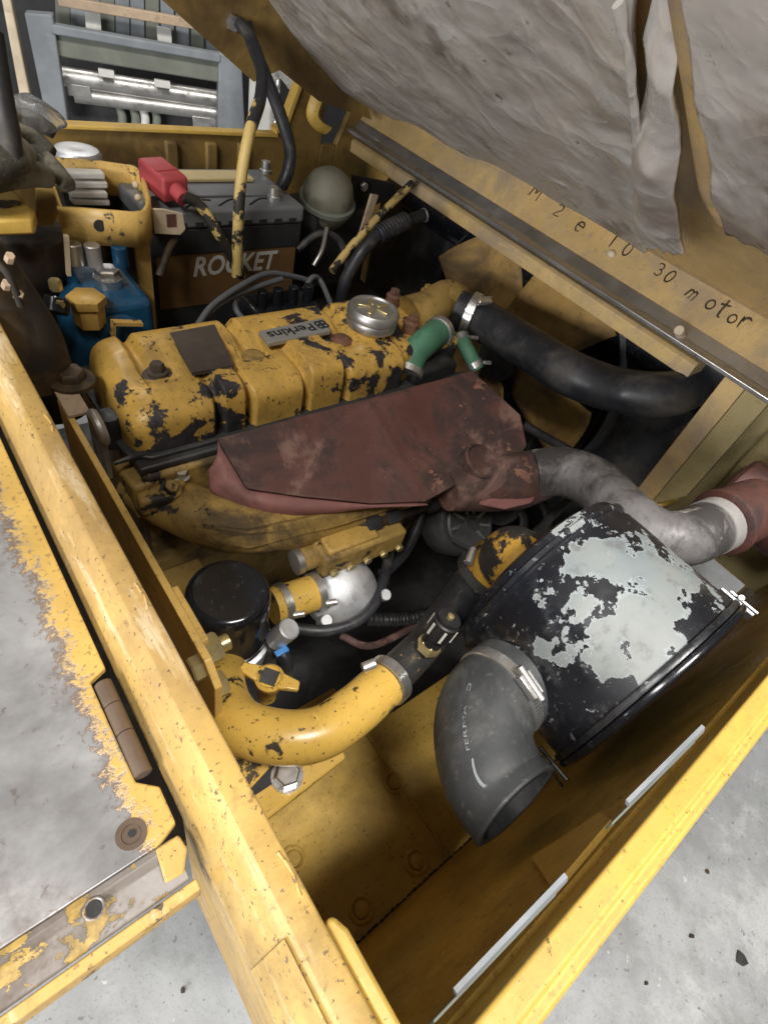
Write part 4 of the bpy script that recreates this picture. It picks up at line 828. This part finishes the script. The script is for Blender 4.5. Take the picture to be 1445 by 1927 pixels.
part('ring_end', G().prism([at(70,345,z=.002),at(104,345,z=.002),at(118,388,z=.002),at(100,425,z=-.04),at(70,425,z=-.04)], (0,.006,0)), M['yellow'], rg_)
c = at(186,422,z=-.02); c2 = lerp(rim[0], rim[1], .5); part('round_hole', G().lathe([(.008,0),(.008,.0012)], V(c.x,c.y,c.z)+V(0,-.004,0), (0,-1,0), 20), M['dark_metal'], rg_)
pp = at(268,440,z=-.04); part('post', G().prism([pp+V(-.012,0,0),pp+V(.010,0,0),pp+V(.010,0,-.175),pp+V(-.012,0,-.175)], (0,.006,0)), M['yellow'], rg_, bevel=.001)
for px, py in ((256,348),(260,372)): c = at(px,py,z=-.012); part('rivet', G().ell(c, .005,.005,.005), M['cream'], rg_)
part('post', G().prism([at(123,445,y=.83),at(131,445,y=.83),at(135,520,y=.83),at(128,520,y=.83)], (0,.008,0)), M['cream'], rg_)
bv = thing('blue_valve', 'glossy blue hydraulic valve body with hex plugs under the bracket', 'valve', tuple(at(180,620,y=.80)))
c = at(185,500,y=.83); bc = V(c.x, .83, 0)
part('body', G().lathe([(.052,-.30),(.060,-.28),(.066,-.20),(.066,-.135),(.056,-.115),(.045,-.105),(.040,-.10)], bc, (0,0,1), 32), M['blue'], bv)
part('body_block', G().box((bc.x-.035,.775,-.22),(bc.x+.055,.90,-.098)), M['blue'], bv, bevel=.012, seg=3)
q = at(203,520,z=-.085); part('silver_plug', G().lathe([(.019,-.02),(.020,0)], q, (0,0,1), 24).hexnut(q, (0,0,1), .017, .013), M['steel_bright'], bv)
q = at(165,572,z=-.094); part('yellow_plug', G().lathe([(.020,-.03),(.021,-.01),(.021,0)], q, (0,0,1), 6).hexnut(q, (0,0,1), .025, .014), M['yellow'], bv)
part('dark_plug', G().cyl(at(105,590,y=.76), at(108,560,y=.77), .016, 16), M['black_gloss'], bv); part('brass_fitting', G().hexnut(at(107,545,y=.79), (0,0,1), .008, .014), M['zinc'], bv)
part('brass_fitting', G().hexnut(at(112,568,y=.765), (-.2,-1,.2), .007, .014), M['zinc'], bv)
part('base_clip', G().prism([at(208,600,y=.76),at(265,602,y=.76),at(265,608,y=.76),at(214,607,y=.76),at(214,628,y=.76),at(208,628,y=.76)], (0,-.01,0)), M['yellow'], bv)
for k, (px, py) in enumerate(((137,457),(173,460),(224,462))): c = at(px,py,y=.84); part('upper_port', G().cyl(c+V(0,0,-.03), c, .011, 14), (M['steel'],M['alu'],M['blue'])[k], bv)
dr = thing('brake_housing', 'oily yellow brown cast housing behind the front rail', 'housing', tuple(at(20,620,y=.75)))
c = at(20,440,z=-.06)
part('drum', G().lathe([(.062,-.30),(.062,-.06),(.068,-.052),(.074,-.012),(.070,0),(.04,.004)], V(c.x,c.y,-.055), (0,0,1), 36), M['brown_cast'], dr)
part('bell', G().tube([at(-70,470,y=.66), at(-5,560,y=.66), at(45,640,y=.65), at(80,710,y=.65)], [.036,.038,.040,.036], 22), M['brown_cast'], dr, smooth=80)
for px, py in ((18,490),(35,560),(12,540)): c = at(px,py,y=.595); part('fitting', G().hexnut(c, (.1,-.6,.7), .0045, .010), M['beige'], dr)
part('pipe', G().tube([at(-10,490,y=.60), at(18,520,y=.59), at(40,575,y=.59)], .0035, 12), M['brown_cast'], dr, smooth=80)
yc = thing('lever_casting', 'cream yellow pierced casting beside the glove', 'casting', tuple(at(30,410,z=-.03)))
part('web', G().prism([at(-40,352,z=.005),at(22,352,z=.005),at(66,395,z=.005),at(62,412,z=.005),at(-40,415,z=.005)], (0,0,-.02)), M['yellow_lip'], yc, bevel=.004)
for px, py, r in ((3,385,.012),(27,383,.008)): part('window', G().lathe([(r,0),(r,.0012)], at(px,py,z=.0055), (0,0,1), 20), M['brown_cast'], yc)
fnb = thing('finned_block', 'stack of pale grey metal fins inside the bracket ring', 'fin block', tuple(at(165,380,z=-.06)))
for k, (px, py) in enumerate(((163,326),(168,343),(168,362),(172,376))):
    p, q = at(px-38,py,z=-.012*k-.012), at(px+32,py+2,z=-.012*k-.012); part('fin', G().obox((p+q)/2, (q-p)/2, V(0,.010,0), V(0,0,.0045)), M['white'], fnb, bevel=.002)
part('core', G().box((at(165,350,z=-.05).x-.04,at(165,350,z=-.05).y-.005,-.10),(at(165,350,z=-.05).x+.04,at(165,350,z=-.05).y+.04,-.035)), M['dark_metal'], fnb)
c = at(145,280,y=1.11)
cp = thing('reservoir_cap', 'shiny silver round reservoir cap behind the yellow bracket', 'cap', tuple(c+V(0,0,-.04)))
part('lid', G().lathe([(.034,-.022),(.037,-.020),(.037,-.006),(.033,.0),(.022,.003),(.010,.001),(.001,.001)], c, (0,0,1), 36), M['alu'], cp)
part('reservoir', G().lathe([(.033,-.20),(.034,-.19),(.034,-.026),(.032,-.0225)], c, (0,0,1), 32), M['brown_cast'], cp)
# work glove: one continuous skinned surface, four fingers and a thumb
gl = thing('work_glove', 'dark grey work glove lying over the lever casting, fingers forward', 'glove', tuple(at(20,330,z=.02)))
def finger(pts, r): return G().tube(pts, r, 14, 8)
hz = .05
g = G()
palm = at(-70,285,z=hz+.02)
g.ell(palm, .075, .055, .030, 24, 14)
fing = [([(-70,255),(10,228),(60,226),(104,250)], .075, [.020,.0150,.0135,.009]), ([(-70,280),(5,255),(60,262),(100,290)], .068, [.020,.0155,.014,.0095]), ([(-70,300),(0,270),(40,290),(72,305)], .060, [.020,.015,.013,.009]), ([(-60,322),(20,300),(80,305),(132,350)], .052, [.024,.019,.017,.010])]
for pts, hh, rr in fing: g.tube([at(px,py,z=hh-.010*i) for i, (px,py) in enumerate(pts)], rr, 14, 8)
g.tube([at(-60,330,z=.05), at(0,326,z=.045), at(50,324,z=.04), at(98,336,z=.03)], [.024,.020,.018,.012], 14, 8)
o = part('shell', g, M['glove'], gl, smooth=180)
m_ = o.modifiers.new('remesh', 'REMESH'); m_.mode = 'VOXEL'; m_.voxel_size = .0025; m_.use_smooth_shade = True
m_ = o.modifiers.new('smooth', 'SMOOTH'); m_.iterations = 4; m_.factor = .5
def bag(u, v):
    a = u*2*math.pi; r = (1-v)**.6; p = at(48,228,z=.055)+V(math.cos(a)*.050*r, math.sin(a)*.045*r, .032*v**.7)
    return p+noise.noise_vector(p*45)*.007
solo('plastic_bag', G().grid(bag, 40, 14), M['plastic'], 'crumpled clear plastic bag behind the work glove', 'plastic bag', smooth=180, solid=.001)
solo('black_lever', G().tube([at(-12,60,y=.86), at(0,160,y=.84), at(12,240,y=.82), at(20,300,y=.81)], [.010,.012,.014,.014], 14), M['black_rubber'], 'black lever handle rising beside the glove', 'lever', smooth=80)
# ------------------------------------------------------------------ parked forklift beyond: carriage and mast
A, B = at(105,72,z=-.22), at(412,132,z=-.22); dh = (B-A).normalized(); nn = V(dh.y,-dh.x,0)
if nn.y > 0: nn = -nn
pk_ = thing('parked_forklift', 'grey fork carriage and dark mast of another forklift parked behind', 'forklift', tuple(V(A.x,A.y,FLOOR)+dh*.5))
def cp_(px, py, o=0.): return ip(px, py, A+nn*(-o), nn)
def bar(name, a, b, th, dp, mat, o=0., bv=.006):
    p, q = cp_(*a, o), cp_(*b, o); d = (q-p); s = d.cross(nn).normalized()
    return part(name, G().obox((p+q)/2, d/2, s*th/2, nn*dp/2), mat, pk_, bevel=bv)
k = (B-A).length/((412-105)); 
def vpost(name, px0, px1, ty, by, mat, o=-.02):
    a, b, c, d = cp_(px0[0],ty,o), cp_(px0[1],ty+4,o), cp_(px1[1],by,o), cp_(px1[0],by-4,o); part(name, G().prism([a,b,c,d], nn*-.06), mat, pk_, bevel=.006)
vpost('upright', (46,100), (92,132), 24, 250, M['grey_steel']); vpost('upright', (412,455), (410,462), 100, 250, M['grey_steel'])
vpost('outer_post', (0,18), (48,70), -20, 240, M['cream'], .12)
bar('upper_bar', (96,52), (415,108), .030, .05, M['grey_steel'])
bar('cross_bar', (104,80), (415,133), .075, .05, M['olive_steel'], .03)
bar('top_rail', (110,0), (440,58), .03, .03, M['beige'], .05, .003)
for a, b, r, m in (((110,142),(415,188),.034,'steel'),((140,178),(415,214),.028,'steel')):
    part('chrome_rod', G().tube([cp_(*a,.08), cp_(*b,.08)], r, 20), M[m], pk_, smooth=60)
for k_ in range(12):
    x = 118+k_*28; 
    bar('slat', (x,-30), (x+2,48+ (x-118)*.17), .05, .03, M['grey_steel'] if k_ % 3 else M['olive_steel'], .16, .002)
for px, py in ((176,35),(310,65)): bar('reflector', (px-1,py-14), (px+1,py+22), .055, .01, M['white'], .10, .002)
bar('lower_plate', (130,212), (412,238), .13, .02, M['dark_metal'], .16)
for px in (225,250,268,290): part('lift_hose', G().tube([cp_(px,200,.10), cp_(px+6,225,.10), cp_(px+2,262,.10)], .018, 10), M['olive_steel'] if px % 4 else M['white'], pk_, smooth=80)
for (px, py) in ((200,135),(305,155)): bar('latch', (px-14,py), (px+16,py+5), .025, .02, M['white'], .02, .002)
for (px, py) in ((150,170),(385,230)): bar('serial_plate', (px-22,py-3), (px+22,py+3), .04, .02, M['steel'], .06, .002)
part('mast_body', G().obox(cp_(250,120,.9)+V(0,0,-.2), dh*2.6, V(0,0,2.0), nn*.25), M['black'], pk_)
ms = thing('side_mast_chain', 'grey chain and rail of a mast beyond the hood corner', 'mast', tuple(V(at(515,190,y=2.3).x,2.3,FLOOR)))
a, b = at(500,60,y=2.3), at(525,250,y=2.3)
part('rail', G().obox(V((a.x+b.x)/2,2.36,-.25), (.05,0,0), (0,.03,0), (0,0,.6)), M['white'], ms)
for k in range(14): part('chain_link', G().ell(V(at(520,170,y=2.3).x,2.3,.15-k*.045), .014,.02,.024, 10, 6), M['steel'], ms)
# ------------------------------------------------------------------ loose wiring and small hoses
for pts, r, m, lab in (
    ([at(300,520,y=.84), at(318,470,y=.86), at(330,450,y=.875)], .006, 'brown_cast', 'thin rusty strap standing between bracket post and battery'),
    ([at(560,470,y=.90), at(600,440,y=.90), at(640,455,y=.89), at(655,520,y=.86)], .007, 'black_rubber', 'black hose sagging below the olive dome unit'),
    ([at(590,500,y=.85), at(606,470,y=.86), at(615,430,y=.90)], .004, 'steel', 'thin bright wire end beside the battery corner'),
    ([at(640,1195,z=-.42), at(700,1215,z=-.43), at(790,1170,z=-.42), at(850,1120,z=-.40)], .006, 'rust_red', 'thin dark red wire deep below the pump'),
    ([at(720,1080,z=-.36), at(760,1040,z=-.36), at(790,980,z=-.33), at(800,940,z=-.30)], .010, 'black_rubber', 'black hose rising behind the yellow pump'),
    ([at(1010,1000,z=-.34), at(1060,950,z=-.34), at(1120,900,z=-.36), at(1160,840,z=-.38)], .008, 'dark_metal', 'dull steel pipe crossing below the exhaust pipe'),
    ([at(1040,1010,z=-.38), at(1100,960,z=-.38), at(1180,900,z=-.40)], .008, 'dark_metal', 'second steel pipe lower under the exhaust pipe'),
    ([at(985,800,z=-.24), at(1030,825,z=-.25), at(1075,850,z=-.26)], .009, 'dark_metal', 'short grey pipe behind the heat shield corner')):
    solo('loose_hose' if r > .0055 else 'loose_wire', G().tube(pts, r, 10), M[m], lab, 'hose' if r > .0055 else 'wire', smooth=80)
for k in range(3):
    lx = bx0+.07+.055*k
    part('lid_groove', G().tube([V(lx,by0+.012,btz+.0006), V(lx+.03,by0+.034,btz+.0006), V(lx+.05,by0+.034,btz+.0006)], .0016, 6), M['black'], lid)
for k in range(9): part('rim_notch', G().box((bx0+.02+k*.029,by0-.0012,btz-.026),(bx0+.034+k*.029,by0+.0004,btz-.019)), M['battery_black'], lid)
# weld beads along the pan seams and flakes lying on the floor
part('weld_seam', G().tube([V(.2965,-.02+.012*k,-.4195) for k in range(21)], lambda k: .0022+.0007*math.sin(k*240), 8, 4).jitter(.0012, 90), M['yellow_pan'], fr, smooth=80)
part('weld_seam', G().tube([V(.08+.014*k,-.0315,-.4185) for k in range(40)], lambda k: .0032+.001*math.sin(k*400), 8, 4).jitter(.0016, 90), M['brown_cast'], fr, smooth=80)
for k in range(6): part('weld_seam', G().tube([V(.0555,.02+.2*k,.0003), V(.0575,.02+.2*k+.012,.0006), V(.056,.02+.2*k+.024,.0003)], .0011, 6).jitter(.0008, 200), M['yellow_rail'], fr, smooth=80)
for px, py, sz in ((1392,1803,.014), (1300,1762,.006), (1215,1850,.005), (1330,1640,.005), (345,1862,.005)):
    c = at(px, py, z=FLOOR+.002); a0 = random.uniform(0, 6)
    poly = [c+V(math.cos(a0+i*1.05), math.sin(a0+i*1.05), 0)*sz*random.uniform(.5, 1.1) for i in range(6)]
    solo('floor_flake', G().prism(poly, (0, 0, .003)), M['dark_metal'] if sz > .011 else M['brown_cast'], 'largest dark angular scrap lying on the concrete floor' if sz > .011 else 'tiny brown flake of debris lying on the concrete floor', 'debris', 'debris flakes on the concrete floor', smooth=0)
